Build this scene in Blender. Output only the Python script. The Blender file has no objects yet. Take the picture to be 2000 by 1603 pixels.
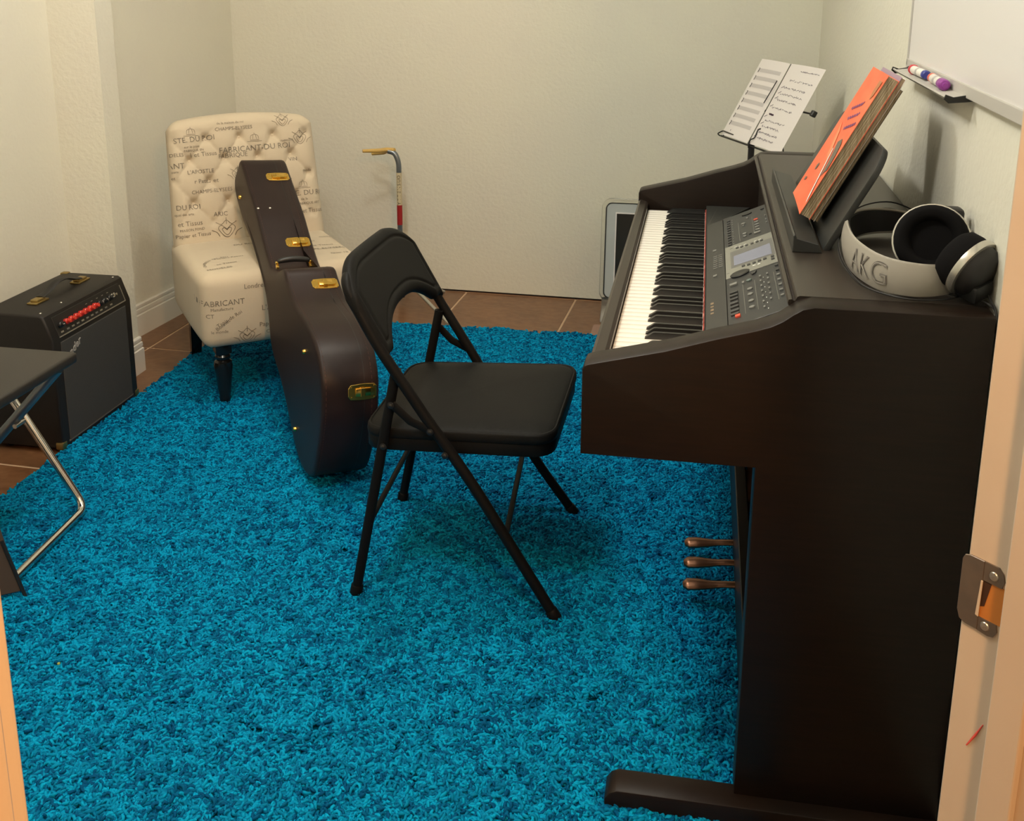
import bpy, bmesh, math, random
from mathutils import Vector, Matrix, Euler
from mathutils.bvhtree import BVHTree
random.seed(7)
C = bpy.context.scene.collection
sc = bpy.context.scene
PI = math.pi

# ------------------------------------------------------------ camera
F, TH, PS, RO, H, CX, CY = 2096.6, 0.2446, 0.1769, 0.0058, 1.3125, -1.8, -339.6
fw = Vector((-math.sin(PS)*math.cos(TH), math.cos(PS)*math.cos(TH), -math.sin(TH)))
rt = Vector((math.cos(PS), math.sin(PS), 0)); up = rt.cross(fw)
r2 = math.cos(RO)*rt + math.sin(RO)*up
u2 = -math.sin(RO)*rt + math.cos(RO)*up
cam = bpy.data.cameras.new('camera'); co = bpy.data.objects.new('camera', cam); C.objects.link(co)
M = Matrix((r2, u2, -fw)).transposed().to_4x4(); M.translation = Vector((0, 0, H)); co.matrix_world = M
cam.sensor_width = 36; cam.sensor_fit = 'HORIZONTAL'; cam.lens = F/2000*36
cam.shift_x = -CX/2000; cam.shift_y = CY/2000; cam.clip_start = 0.05
sc.camera = co

# ------------------------------------------------------------ world, lamps, exposure
w = bpy.data.worlds.new('world'); sc.world = w; w.use_nodes = True
w.node_tree.nodes['Background'].inputs[0].default_value = (1.0, 0.80, 0.58, 1)
w.node_tree.nodes['Background'].inputs[1].default_value = 0.07
def lamp(name, loc, power, col, rad):
    l = bpy.data.lights.new(name, 'POINT'); l.energy = power; l.color = col; l.shadow_soft_size = rad
    o = bpy.data.objects.new(name, l); o.location = loc; C.objects.link(o); return o
lamp('ceiling_lamp', (-0.85, 2.45, 2.2), 30.5, (1.0, 0.972, 0.895), 0.07)
lamp('ceiling_lamp_front', (-0.68, 1.15, 2.2), 32, (1.0, 0.972, 0.895), 0.10)
lamp('hallway_lamp', (.55, -.22, 2.0), 105, (1.0, 0.53, 0.23), 0.10)
sc.view_settings.view_transform = 'Standard'; sc.view_settings.look = 'None'
sc.view_settings.gamma = 1; sc.view_settings.use_curve_mapping = False
sc.view_settings.exposure = 0.0
try:
    sc.cycles.max_bounces = 8; sc.cycles.diffuse_bounces = 4
except Exception: pass

# ------------------------------------------------------------ materials
def mat(name, col, rough=.5, metal=0, noise=None, bump=None, spec=None, coat=0, alpha=None, trans=0, objrand=0, noise2=None, sheen=0):
    """noise=(scale,(r,g,b),amount[,stretch]) colour variation; bump=(scale,strength,dist[,stretch])"""
    m = bpy.data.materials.new(name); m.use_nodes = True; nt = m.node_tree; b = nt.nodes['Principled BSDF']
    b.inputs['Base Color'].default_value = (*col, 1); b.inputs['Roughness'].default_value = rough; b.inputs['Metallic'].default_value = metal
    if spec is not None: b.inputs['Specular IOR Level'].default_value = spec
    if coat: b.inputs['Coat Weight'].default_value = coat
    if trans: b.inputs['Transmission Weight'].default_value = trans
    if sheen: b.inputs['Sheen Weight'].default_value = sheen
    tc = nt.nodes.new('ShaderNodeTexCoord')
    def coords(st):
        if not st: return tc.outputs['Object']
        mp = nt.nodes.new('ShaderNodeMapping'); mp.inputs['Scale'].default_value = st
        nt.links.new(tc.outputs['Object'], mp.inputs['Vector']); return mp.outputs['Vector']
    last = None
    for nz in (noise, noise2):
        if not nz: continue
        n = nt.nodes.new('ShaderNodeTexNoise'); n.inputs['Scale'].default_value = nz[0]; n.inputs['Detail'].default_value = 5
        nt.links.new(coords(nz[3] if len(nz) > 3 else None), n.inputs['Vector'])
        r = nt.nodes.new('ShaderNodeMapRange'); r.inputs['From Min'].default_value = .38; r.inputs['From Max'].default_value = .68
        r.inputs['To Max'].default_value = nz[2]
        nt.links.new(n.outputs['Fac'], r.inputs['Value'])
        mx = nt.nodes.new('ShaderNodeMix'); mx.data_type = 'RGBA'
        if last: nt.links.new(last, mx.inputs[6])
        else: mx.inputs[6].default_value = (*col, 1)
        mx.inputs[7].default_value = (*nz[1], 1)
        nt.links.new(r.outputs['Result'], mx.inputs[0]); last = mx.outputs[2]
    if objrand:
        oi = nt.nodes.new('ShaderNodeObjectInfo'); hs = nt.nodes.new('ShaderNodeHueSaturation')
        r = nt.nodes.new('ShaderNodeMapRange'); r.inputs['To Min'].default_value = 1-objrand; r.inputs['To Max'].default_value = 1+objrand
        nt.links.new(oi.outputs['Random'], r.inputs['Value']); nt.links.new(r.outputs['Result'], hs.inputs['Value'])
        if last: nt.links.new(last, hs.inputs['Color'])
        else: hs.inputs['Color'].default_value = (*col, 1)
        last = hs.outputs['Color']
    if last: nt.links.new(last, b.inputs['Base Color'])
    if bump:
        n = nt.nodes.new('ShaderNodeTexNoise'); n.inputs['Scale'].default_value = bump[0]; n.inputs['Detail'].default_value = 3
        nt.links.new(coords(bump[3] if len(bump) > 3 else None), n.inputs['Vector'])
        bp = nt.nodes.new('ShaderNodeBump'); bp.inputs['Strength'].default_value = bump[1]; bp.inputs['Distance'].default_value = bump[2]
        nt.links.new(n.outputs['Fac'], bp.inputs['Height']); nt.links.new(bp.outputs['Normal'], b.inputs['Normal'])
    return m
WALL = mat('wall_paint', (.745, .728, .615), .75, bump=(75, .28, .006), noise=(2.2, (.70, .67, .60), .5))
CEIL = mat('ceiling_paint', (.8, .76, .66), .9)
TRIM = mat('trim_paint', (.74, .72, .66), .45)
JAMB = mat('jamb_paint', (.66, .56, .44), .4, noise=(6, (.62, .50, .38), .6))
TILE = mat('clay_tile', (.19, .085, .036), .32, noise=(7, (.12, .05, .02), .9), noise2=(35, (.30, .16, .08), .35), bump=(18, .25, .004), objrand=.12)
GROUT = mat('grout', (.55, .38, .25), .9, bump=(200, .3, .002))
DARKGAP = mat('dark_gap', (.02, .013, .01), .9)
WOOD = mat('dark_walnut', (.0105, .0062, .0042), .40, noise=(14, (.015, .0082, .005), .8, (1, .25, 12)), bump=(160, .12, .0006, (1, .2, 6)), spec=.22)
WOODTOP = mat('dark_walnut_top', (.024, .018, .014), .36, noise=(12, (.03, .022, .016), .8, (8, .3, 1)), spec=.55)
PLAS = mat('charcoal_plastic', (.030, .031, .029), .42, bump=(900, .1, .0003))
PLASD = mat('black_plastic', (.012, .012, .012), .38)
PANEL = mat('panel_charcoal', (.026, .028, .030), .38)
IVORY = mat('white_key_plastic', (.90, .87, .80), .25)
EBONY = mat('black_key_plastic', (.010, .010, .010), .32, spec=.6)
FELT = mat('red_felt', (.45, .05, .035), .95, noise=(300, (.6, .12, .08), .8))
BTN = mat('button_grey', (.22, .22, .20), .5)
BTND = mat('button_dark', (.05, .05, .048), .45)
BTNR = mat('button_red', (.75, .10, .05), .5)
BEZ = mat('bezel_silver', (.26, .26, .22), .45)
LCD = mat('lcd_lilac', (.24, .26, .36), .25)
PEDAL = mat('pedal_brass', (.30, .15, .09), .35, 1.0)
CREAM = mat('cream_linen', (.62, .525, .385), .9, bump=(700, .35, .0006), noise=(5, (.56, .475, .35), .5), sheen=.1)
INK = mat('fabric_print', (.17, .15, .12), .95, noise=(60, (.30, .26, .20), .8))
BLACKWOOD = mat('black_lacquer', (.008, .007, .006), .22, spec=.6)
VINYL = mat('brown_case_vinyl', (.017, .0085, .0075), .45, bump=(600, .3, .0005), noise=(9, (.024, .011, .009), .7), spec=.33)
STITCH = mat('case_stitch', (.10, .04, .03), .8)
BRASS = mat('latch_brass', (.80, .52, .12), .22, 1.0)
GOLDD = mat('aged_brass', (.42, .31, .12), .4, 1.0)
CHBLK = mat('chair_black_paint', (.0065, .0062, .006), .5, spec=.14)
CHVIN = mat('chair_black_vinyl', (.0085, .0085, .0083), .55, bump=(500, .4, .0006), spec=.12)
TOLEX = mat('black_tolex', (.011, .009, .008), .5, bump=(700, .6, .0008), spec=.4)
GRILLE = mat('grille_cloth', (.040, .039, .037), .8, bump=(1200, .5, .0005), noise=(500, (.055, .053, .050), .7))
CHROME = mat('chrome', (.72, .70, .66), .16, 1.0)
STEEL = mat('grey_steel', (.22, .25, .28), .35, .8)
REDK = mat('red_knob', (.55, .03, .02), .3)
SILV = mat('silver_trim', (.55, .55, .52), .3, .9)
BLKMET = mat('black_metal', (.012, .012, .012), .4)
PAPER = mat('white_paper', (.78, .74, .72), .8)
PGREY = mat('staff_print', (.56, .53, .52), .85)
PINK = mat('pen_ink', (.25, .22, .26), .85)
PINKD = mat('dark_pen_ink', (.06, .03, .05), .85)
ORNG = mat('orange_cover', (.95, .135, .045), .4, noise=(9, (1.0, .22, .09), .7, (1, 1, 3)))
PURP = mat('purple_print', (.20, .06, .22), .5)
GREYP = mat('grey_print', (.15, .12, .09), .5)
PAGES = mat('aged_pages', (.62, .51, .35), .85, noise=(260, (.36, .26, .15), .8, (1, .05, .05)))
BOARD = mat('whiteboard_face', (.80, .78, .77), .22)
TRAY = mat('grey_tray', (.50, .48, .44), .5)
HPW = mat('headband_leather', (.37, .34, .29), .5, bump=(400, .2, .0005))
HPB = mat('headphone_black', (.012, .011, .011), .5)
VEL = mat('ear_pad_velour', (.006, .0055, .006), .95, spec=.15)
RUBBER = mat('black_rubber', (.012, .011, .010), .6)
YEL = mat('yellow_rubber', (.62, .40, .11), .5)
STK = mat('sticker_cream', (.60, .52, .34), .6)
STKR = mat('sticker_red', (.33, .012, .014), .5)
MONW = mat('monitor_bezel', (.47, .50, .49), .4)
MONS = mat('monitor_screen', (.022, .020, .016), .25)
ACR = mat('clear_acrylic', (.93, .93, .90), .14, trans=1.0)
ACF = mat('dull_acrylic', (.62, .58, .50), .35, trans=.85)
RUGB = mat('rug_backing', (.0, .05, .10), 1.0, spec=0)
MARKR = mat('red_mark', (.75, .10, .08), .8)
ORW = mat('orange_wood', (.55, .20, .035), .6)
BENCH = mat('bench_vinyl', (.026, .023, .020), .45, bump=(300, .2, .0005))

# ------------------------------------------------------------ helpers
def V(*a): return Vector(a)
def thing(name, label, cat, loc=(0, 0, 0), rot=None, group=None):
    o = bpy.data.objects.new(name, None); C.objects.link(o); o.empty_display_size = .05
    o.location = loc
    if rot is not None:
        if isinstance(rot, Matrix): o.rotation_euler = rot.to_euler()
        else: o.rotation_euler = rot
    o['label'] = label; o['category'] = cat
    if group: o['group'] = group
    return o
def base(o):
    m = Matrix.Identity(4)
    while o is not None:
        m = Matrix.LocRotScale(o.location, o.rotation_euler, o.scale) @ m; o = o.parent
    return m
def obj(name, bm, m, parent=None, local=False, smooth=None, mats=None):
    me = bpy.data.meshes.new(name)
    if parent is not None and not local: bm.transform(base(parent).inverted())
    bmesh.ops.recalc_face_normals(bm, faces=bm.faces[:])
    bm.to_mesh(me); bm.free()
    for q in (mats or [m]): me.materials.append(q)
    if smooth is not None:
        me.shade_smooth()
        if smooth < 180:
            me.set_sharp_from_angle(angle=math.radians(smooth))
    o = bpy.data.objects.new(name, me); C.objects.link(o)
    if parent is not None: o.parent = parent
    return o
def struct(name, bm, m, **k):
    o = obj(name, bm, m, **k); o['kind'] = 'structure'; return o
def tag(o, label, cat, group=None):
    o['label'] = label; o['category'] = cat
    if group: o['group'] = group
    return o
def copyobj(o, parent, loc=None, rot=None):
    c = o.copy(); C.objects.link(c); c.parent = parent
    if loc is not None: c.location = loc
    if rot is not None: c.rotation_euler = rot
    return c
def merge(bm, other):
    me = bpy.data.meshes.new('t'); other.to_mesh(me); other.free(); bm.from_mesh(me); bpy.data.meshes.remove(me)
def box(bm, lo, hi, bev=0, seg=2, mtx=None):
    b = bmesh.new(); bmesh.ops.create_cube(b, size=1)
    s = [max(1e-6, hi[i]-lo[i]) for i in range(3)]; c = [(hi[i]+lo[i])/2 for i in range(3)]
    for v in b.verts: v.co = Vector([v.co[i]*s[i]+c[i] for i in range(3)])
    if bev: bmesh.ops.bevel(b, geom=b.edges[:], offset=bev, segments=seg, profile=.5, affect='EDGES', clamp_overlap=True)
    if mtx is not None: b.transform(mtx)
    merge(bm, b); return bm
def prism(bm, poly, a0, a1, axis='y', bev=0, seg=1, mtx=None):
    """poly = list of 2D points; axis y -> (x,z), axis x -> (y,z), axis z -> (x,y)"""
    b = bmesh.new()
    def P(p, t):
        return {'y': (p[0], t, p[1]), 'x': (t, p[0], p[1]), 'z': (p[0], p[1], t)}[axis]
    A = [b.verts.new(P(p, a0)) for p in poly]; B = [b.verts.new(P(p, a1)) for p in poly]
    fa = b.faces.new(A); fb = b.faces.new(B[::-1]); n = len(poly)
    for i in range(n): b.faces.new((A[i], A[(i+1) % n], B[(i+1) % n], B[i]))
    bmesh.ops.recalc_face_normals(b, faces=b.faces[:])
    if bev:
        es = list({e for f in (fa, fb) for e in f.edges})
        bmesh.ops.bevel(b, geom=es, offset=bev, segments=seg, profile=.5, affect='EDGES', clamp_overlap=True)
    if mtx is not None: b.transform(mtx)
    merge(bm, b); return bm
def smoothpath(P, r, n=5):
    """round the corners of a polyline with fillet radius r"""
    P = [Vector(p) for p in P]; out = [P[0]]
    for i in range(1, len(P)-1):
        a, b, c = P[i-1], P[i], P[i+1]; d1 = (a-b); d2 = (c-b)
        t = min(r, d1.length*.49, d2.length*.49); p0 = b+d1.normalized()*t; p1 = b+d2.normalized()*t
        for k in range(n+1):
            s = k/n; out.append(p0*(1-s)**2+b*2*s*(1-s)+p1*s*s)
    out.append(P[-1]); return out
def catmull(P, n=6):
    P = [Vector(p) for p in P]; Q = [2*P[0]-P[1]]+P+[2*P[-1]-P[-2]]; out = []
    for i in range(1, len(Q)-2):
        p0, p1, p2, p3 = Q[i-1:i+3]
        for k in range(n):
            t = k/n
            out.append(.5*((2*p1)+(p2-p0)*t+(2*p0-5*p1+4*p2-p3)*t*t+(3*p1-p0-3*p2+p3)*t**3))
    out.append(P[-1]); return out
def tube(bm, P, r, sides=10, caps=True, flat=None):
    """r float or list; flat=(up vector, ratio) for flattened section"""
    P = [Vector(p) for p in P]; n = len(P); rings = []; u = None
    for i in range(n):
        t = (P[min(i+1, n-1)]-P[max(i-1, 0)]).normalized()
        if flat: ref = Vector(flat[0])
        elif u is None: ref = V(0, 0, 1) if abs(t.z) < .9 else V(1, 0, 0)
        else: ref = u
        u = (ref-t*ref.dot(t)).normalized(); v = t.cross(u)
        rr = r[i] if isinstance(r, (list, tuple)) else r; k = flat[1] if flat else 1
        rings.append([bm.verts.new(P[i]+u*math.cos(2*PI*j/sides)*rr+v*math.sin(2*PI*j/sides)*rr*k) for j in range(sides)])
    for i in range(n-1):
        for j in range(sides): bm.faces.new((rings[i][j], rings[i][(j+1) % sides], rings[i+1][(j+1) % sides], rings[i+1][j]))
    if caps:
        bm.faces.new(rings[0][::-1]); bm.faces.new(rings[-1])
    return bm
def lathe(bm, prof, sides=20, mtx=None):
    """prof = [(r,z)...] about z"""
    b = bmesh.new(); rings = []
    for r, z in prof:
        if r < 1e-6: rings.append([b.verts.new((0, 0, z))])
        else: rings.append([b.verts.new((r*math.cos(2*PI*j/sides), r*math.sin(2*PI*j/sides), z)) for j in range(sides)])
    for a, c in zip(rings[:-1], rings[1:]):
        for j in range(sides):
            k = (j+1) % sides
            if len(a) == 1 and len(c) > 1: b.faces.new((a[0], c[j], c[k]))
            elif len(c) == 1 and len(a) > 1: b.faces.new((a[j], a[k], c[0]))
            elif len(a) > 1: b.faces.new((a[j], a[k], c[k], c[j]))
    if len(rings[0]) > 1: b.faces.new(rings[0][::-1])
    if len(rings[-1]) > 1: b.faces.new(rings[-1])
    if mtx is not None: b.transform(mtx)
    merge(bm, b); return bm
def frame(o, x, y, z):
    """matrix with given origin and axes"""
    m = Matrix((Vector(x).normalized(), Vector(y).normalized(), Vector(z).normalized())).transposed().to_4x4()
    m.translation = Vector(o); return m
def axisframe(o, z, ref=(0, 0, 1)):
    z = Vector(z).normalized(); ref = Vector(ref)
    if abs(z.dot(ref)) > .95: ref = V(1, 0, 0)
    x = ref.cross(z).normalized(); y = z.cross(x); return frame(o, x, y, z)
def text_bm(s, size=1, extr=0):
    cu = bpy.data.curves.new('txt', 'FONT'); cu.body = s; cu.size = size; cu.extrude = extr; cu.align_x = 'CENTER'; cu.align_y = 'CENTER'
    cu.resolution_u = 2
    o = bpy.data.objects.new('txt', cu); me = bpy.data.meshes.new_from_object(o)
    bm = bmesh.new(); bm.from_mesh(me); bpy.data.meshes.remove(me); bpy.data.objects.remove(o); bpy.data.curves.remove(cu)
    return bm
def NB(): return bmesh.new()

# ============================================================ ROOM
wx0, wx1, wy0, wy1 = -1.975, .412, .75, 4.21
# floor slab with individually laid clay tiles
bm = NB(); box(bm, (-2.3, -1.2, -.12), (.8, 4.5, -.0018)); floor = struct('floor', bm, GROUT)
ang = -.0417; pit = .4605; tx, ty = -.9572, 3.7399; ca, sa = math.cos(ang), math.sin(ang)
def clip(poly, ax, val, keep_less):
    out = []
    for i in range(len(poly)):
        a, b = poly[i], poly[(i+1) % len(poly)]
        ia = (a[ax] <= val) == keep_less; ib = (b[ax] <= val) == keep_less
        if ia: out.append(a)
        if ia != ib:
            t = (val-a[ax])/(b[ax]-a[ax]); out.append((a[0]+t*(b[0]-a[0]), a[1]+t*(b[1]-a[1])))
    return out
tile_mesh = None
for i in range(-3, 4):
    for j in range(-9, 2):
        g = .0036
        cor = [(i*pit+g, j*pit+g), ((i+1)*pit-g, j*pit+g), ((i+1)*pit-g, (j+1)*pit-g), (i*pit+g, (j+1)*pit-g)]
        P = [(tx+ca*x-sa*y, ty+sa*x+ca*y) for x, y in cor]
        full = all(-2.02 < x < .42 and -.06 < y < 4.22 for x, y in P)
        if full:
            if tile_mesh is None:
                b = NB(); prism(b, [(x-i*pit, y-j*pit) for x, y in cor], -.008, 0, 'z', bev=.0015, seg=1)
                o = obj('tile', b, TILE, floor, local=True); tile_mesh = o.data
            else:
                o = bpy.data.objects.new('tile', tile_mesh); C.objects.link(o); o.parent = floor
            o.location = (tx+ca*i*pit-sa*j*pit, ty+sa*i*pit+ca*j*pit, random.uniform(-.0006, .0004)); o.rotation_euler = (0, 0, ang)
        else:
            Q = P
            for ax, val, k in ((0, -2.02, False), (0, .42, True), (1, -.09, False), (1, 4.235, True)): Q = clip(Q, ax, val, k) if len(Q) > 2 else []
            if len(Q) > 2:
                b = NB(); prism(b, Q, -.008, 0, 'z'); obj('tile', b, TILE, floor, local=True)
# walls
HC = 2.44
bm = NB(); prism(bm, [(-2.3, 4.241), (.6, 4.154), (.6, 4.32), (-2.3, 4.38)], .007, HC, 'z'); struct('wall_back', bm, WALL)
bm = NB(); prism(bm, [(-2.0, 4.236), (.42, 4.163), (.6, 4.3), (-2.3, 4.36)], -.004, .0065, 'z'); struct('wall_gap_shade', bm, DARKGAP)  # dark strip: shade of the open gap under the back wall, put in as colour
bm = NB(); prism(bm, [(wx1, 1.085), (.6, 1.2), (.6, 4.3), (wx1, 4.3)], 0, HC, 'z'); struct('wall_right', bm, WALL)
bm = NB(); prism(bm, [(wx0, -.15), (wx0, 3.02), (-1.815, 3.02), (-1.815, 3.115), (-2.026, 3.16), (-1.932, 4.24), (-2.3, 4.3), (-2.3, -.15)], 0, HC, 'z')
struct('wall_left', bm, WALL)
bm = NB(); box(bm, (-2.3, -.2, HC), (.7, 4.4, HC+.1)); struct('ceiling', bm, CEIL)
# the doorway sits in a wall set at 45 degrees across the near corner; DM0: x towards the hallway, y across the opening, z up
DM0 = frame((.2535, .925, 0), (.70711, -.70711, 0), (-.70711, -.70711, 0), (0, 0, -1)); DM0.col[2] = (0, 0, 1, 0)
DW = .795
bm = NB()
prism(bm, [(-.0005, -.02), (-.0005, -.235), (.119, -.30), (.119, -.02)], 0, HC, 'z', mtx=DM0)
prism(bm, [(-.0005, DW+.02), (.119, DW+.02), (.119, 1.42), (-.0005, 1.36)], 0, HC, 'z', mtx=DM0)
prism(bm, [(-.0005, -.02), (.119, -.02), (.119, DW+.02), (-.0005, DW+.02)], 2.06, HC, 'z', mtx=DM0)
struct('wall_front', bm, WALL)
bm = NB(); box(bm, (-2.3, -.20, 0), (-.73, -.08, HC)); struct('wall_near', bm, WALL)
# baseboards with stepped top moulding
prof = [(0, .118), (.006, .118), (.009, .114), (.009, .105), (.0055, .1035), (.0055, .101), (.012, .099), (.0125, .086), (.0085, .084), (.0085, .082), (.016, .079), (.016, 0), (0, 0)]
def baseboard(name, p0, p1, nrm):
    p0, p1, nrm = Vector((*p0, 0)), Vector((*p1, 0)), Vector((*nrm, 0)).normalized()
    d = (p1-p0); L = d.length; m = frame(p0, nrm, d/L, (0, 0, 1)); b = NB(); prism(b, prof, 0, L, 'y', mtx=m); return struct(name, b, TRIM)
baseboard('baseboard_left', (-2.023, 3.17), (-1.935, 4.20), (1, -.087))
baseboard('baseboard_pillar', (-1.815, 3.004), (-1.815, 3.117), (1, 0))
baseboard('baseboard_front', (-1.812, 3.02), (-1.975, 3.02), (0, -1))
baseboard('baseboard_side', (-1.975, 3.005), (-1.975, -.07), (1, 0))
# door frame: the camera looks in through it
def jamb_set(name, y, sg_):
    """y = position of the inner face across the opening; sg_ = -1 when the wall body lies at smaller y"""
    def B(x0_, y0_, x1_, y1_, z1_, bv=.0015): b = NB(); box(b, (x0_, min(y+sg_*y0_, y+sg_*y1_), 0), (x1_, max(y+sg_*y0_, y+sg_*y1_), z1_), bv, 2, mtx=DM0); return b
    o = struct(name, B(0, 0, .12, .0195, 2.05), JAMB)
    obj('door_stop', B(.0411, -.010, .072, 0, 2.04), JAMB, o, local=True)
    obj('casing', B(.12, .006, .135, .068, 2.10, .004), JAMB, o, local=True)
    return o
jr = jamb_set('door_1', 0, -1); jl = jamb_set('door_2', DW, 1)
b = NB(); box(b, (0, 0, 2.03), (.12, DW, 2.052), mtx=DM0); struct('trim_2', b, JAMB)
# strike plate: steel, rounded lip, open bolt hole, two screws
b = NB(); hx, za_, zb_ = .0165, .752, .7885
prism(b, [(-.0045, .749), (-.0015, .741), (.004, .7385), (hx, .7385), (hx, .8065), (.003, .8065), (-.0025, .8045), (-.0045, .800)], -.0005, .0016, 'z', bev=.0005, mtx=DM0 @ Matrix(((1, 0, 0, 0), (0, 0, 1, 0), (0, 1, 0, 0), (0, 0, 0, 1))))
FZ = DM0 @ Matrix(((1, 0, 0, 0), (0, 0, 1, 0), (0, 1, 0, 0), (0, 0, 0, 1)))     # (x, z, out of the face)
prism(b, [(hx+.0003, zb_), (hx+.0003, .8065), (.030, .8065), (.0345, .802), (.0365, .795), (.0345, zb_)], -.0005, .0016, 'z', mtx=FZ)
prism(b, [(hx+.0003, za_), (.0335, za_), (.0350, .745), (.0320, .739), (.027, .7375), (hx+.0003, .7385)], -.0005, .0016, 'z', mtx=FZ)
PLM = mat('plate_steel', (.20, .165, .135), .42, .7, noise=(40, (.28, .22, .17), .6))
sp = obj('strike_plate', b, PLM, jr, local=True)
b = NB(); prism(b, [(hx, za_), (hx, zb_), (.0385, zb_), (.0385, za_)], -.0005, .0007, 'z', mtx=FZ); obj('bolt_hole', b, ORW, sp, local=True)
b = NB(); prism(b, [(hx, za_+.010), (hx, zb_), (hx+.0085, zb_), (hx+.004, za_+.012)], .0006, .0010, 'z', mtx=FZ); obj('hole_recess', b, mat('recess_brown', (.045, .015, .004), .8), sp, local=True)
b = NB(); prism(b, [(hx-.0028, za_+.001), (hx-.001, zb_-.001), (hx+.0006, zb_-.001), (hx, za_)], .0014, .0024, 'z', mtx=FZ); obj('plate_tongue', b, JAMB, sp, local=True)
for px_, pz_ in ((.0262, .7965), (.0235, .7455)):
    m_ = FZ @ Matrix.Translation((px_, pz_, .0014))
    b = NB(); lathe(b, [(.0001, .0014), (.0038, .0011), (.0046, 0), (.0046, -.001)], 14, m_)
    for a in (.5, .5+PI/2): box(b, (-.0028, -.0005, .0008), (.0028, .0005, .0015), mtx=m_ @ Matrix.Rotation(a, 4, 'Z'))
    obj('screw', b, SILV, sp, local=True, smooth=40)
b = NB(); tube(b, [FZ @ V(.020, .619, .0004), FZ @ V(.027, .634, .0004), FZ @ V(.033, .649, .0004)], [.0006, .0012, .0004], 6); obj('red_scuff', b, MARKR, jr, local=True)

# wall specks (small nail holes) on the back wall
for X, Z in ((-1.049, .654), (-.26, .675), (-.45, .159)):
    pass
print('room ok')

# ============================================================ DIGITAL PIANO
Yn, WP = 1.477, 1.357; Yf = Yn+WP; TH_ = .055
pn = thing('digital_piano', 'dark brown console digital piano with open keyboard and panel of small buttons', 'piano', (.13, 2.155, 0))
PR = [(-.157, .608), (-.157, .742), (-.154, .748), (-.147, .751), (-.037, .779), (.034, .802), (.085, .817), (.108, .825), (.124, .834), (.138, .845), (.150, .853), (.166, .857), (.404, .857), (.404, .045), (.099, .045), (.099, .608)]
for y0, y1 in ((Yn, Yn+TH_), (Yf-TH_, Yf)):
    b = NB(); prism(b, PR, y0, y1, 'y', bev=.0022, seg=2); obj('side_panel', b, WOOD, pn, smooth=30)
yi0, yi1 = Yn+TH_, Yf-TH_
b = NB(); box(b, (-.152, yi0, .610), (.40, yi1, .630), .001, 1); obj('key_bed', b, WOOD, pn)
b = NB(); prism(b, [(-.156, .630), (-.156, .722), (-.151, .7255), (-.1365, .7215), (-.1312, .716), (-.1312, .630)], yi0, yi1, 'y'); obj('key_slip', b, WOODTOP, pn)
# keys: bass is at the far end
kw = 1.2252/52; kf = yi1-.0185+.0; kn = kf-1.2252
kf = 2.7605; kn = kf-1.2252
XK, ZK = -.1297, .703
b = NB(); box(b, (XK-.001, kf+.0005, .640), (.02, yi1, .690)); obj('key_block', b, PLASD, pn)
def white_key():
    b = NB(); g = .0006
    box(b, (0, -kw+g, -.018), (.150, -g, 0), .0011, 2); return b
me_w = None; blackpos = []
order = []
names = 'AxBCxDxEFxGx'
i = 0
for o_ in range(52):
    if me_w is None:
        b = white_key(); bmesh.ops.translate(b, verts=b.verts, vec=(XK, kf, ZK)); k0 = obj('white_key', b, IVORY, pn, smooth=40); me_w = k0.data
    else:
        k = bpy.data.objects.new('white_key', me_w); C.objects.link(k); k.parent = pn; k.location = (0, -o_*kw, 0)
    letter = 'ABCDEFG'[o_ % 7]
    if letter in 'ACDFG' and o_ < 51: blackpos.append(o_+1 + {'A': .0, 'C': -.06, 'D': .06, 'F': -.08, 'G': 0}[letter]*1.0)
# black keys: long bevelled ebony sticks with a sloping front
def black_key():
    b = NB(); hw = .0055; L0 = .0; prof_ = [(0, -.012), (0, .0015), (.0135, .0112), (.017, .0118), (.096, .0118), (.096, -.012)]
    vs = []
    for s in (-1, 1):
        vs.append([b.verts.new((x, s*(hw if z < .002 else hw-.0013), z)) for x, z in prof_])
    n = len(prof_); b.faces.new(vs[0]); b.faces.new(vs[1][::-1])
    for i in range(n): b.faces.new((vs[0][i], vs[0][(i+1) % n], vs[1][(i+1) % n], vs[1][i]))
    bmesh.ops.recalc_face_normals(b, faces=b.faces[:])
    bmesh.ops.bevel(b, geom=[e for e in b.edges if abs(e.verts[0].co.y-e.verts[1].co.y) < 1e-6 and min(e.verts[0].co.z, e.verts[1].co.z) > .001], offset=.0009, segments=2, affect='EDGES', clamp_overlap=True)
    return b
me_b = None
for p in blackpos:
    if me_b is None:
        b = black_key(); p0_ = p; bmesh.ops.translate(b, verts=b.verts, vec=(XK+.050, kf-p*kw, ZK)); k0 = obj('black_key', b, EBONY, pn, smooth=40); me_b = k0.data
    else:
        k = bpy.data.objects.new('black_key', me_b); C.objects.link(k); k.parent = pn; k.location = (0, -(p-p0_)*kw, 0)
b = NB(); box(b, (.0175, yi0+.002, .690), (.0215, yi1-.002, .7065), .001, 1); obj('key_felt', b, FELT, pn)
# surround between the keys and the button panel
b = NB(); prism(b, [(.0195, .700), (.0195, .722), (.0215, .7275), (.026, .7295), (.0565, .7425), (.0575, .736), (.0575, .690)], 1.700, 2.500, 'y'); su = obj('panel_surround', b, PLAS, pn, smooth=30)
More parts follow.
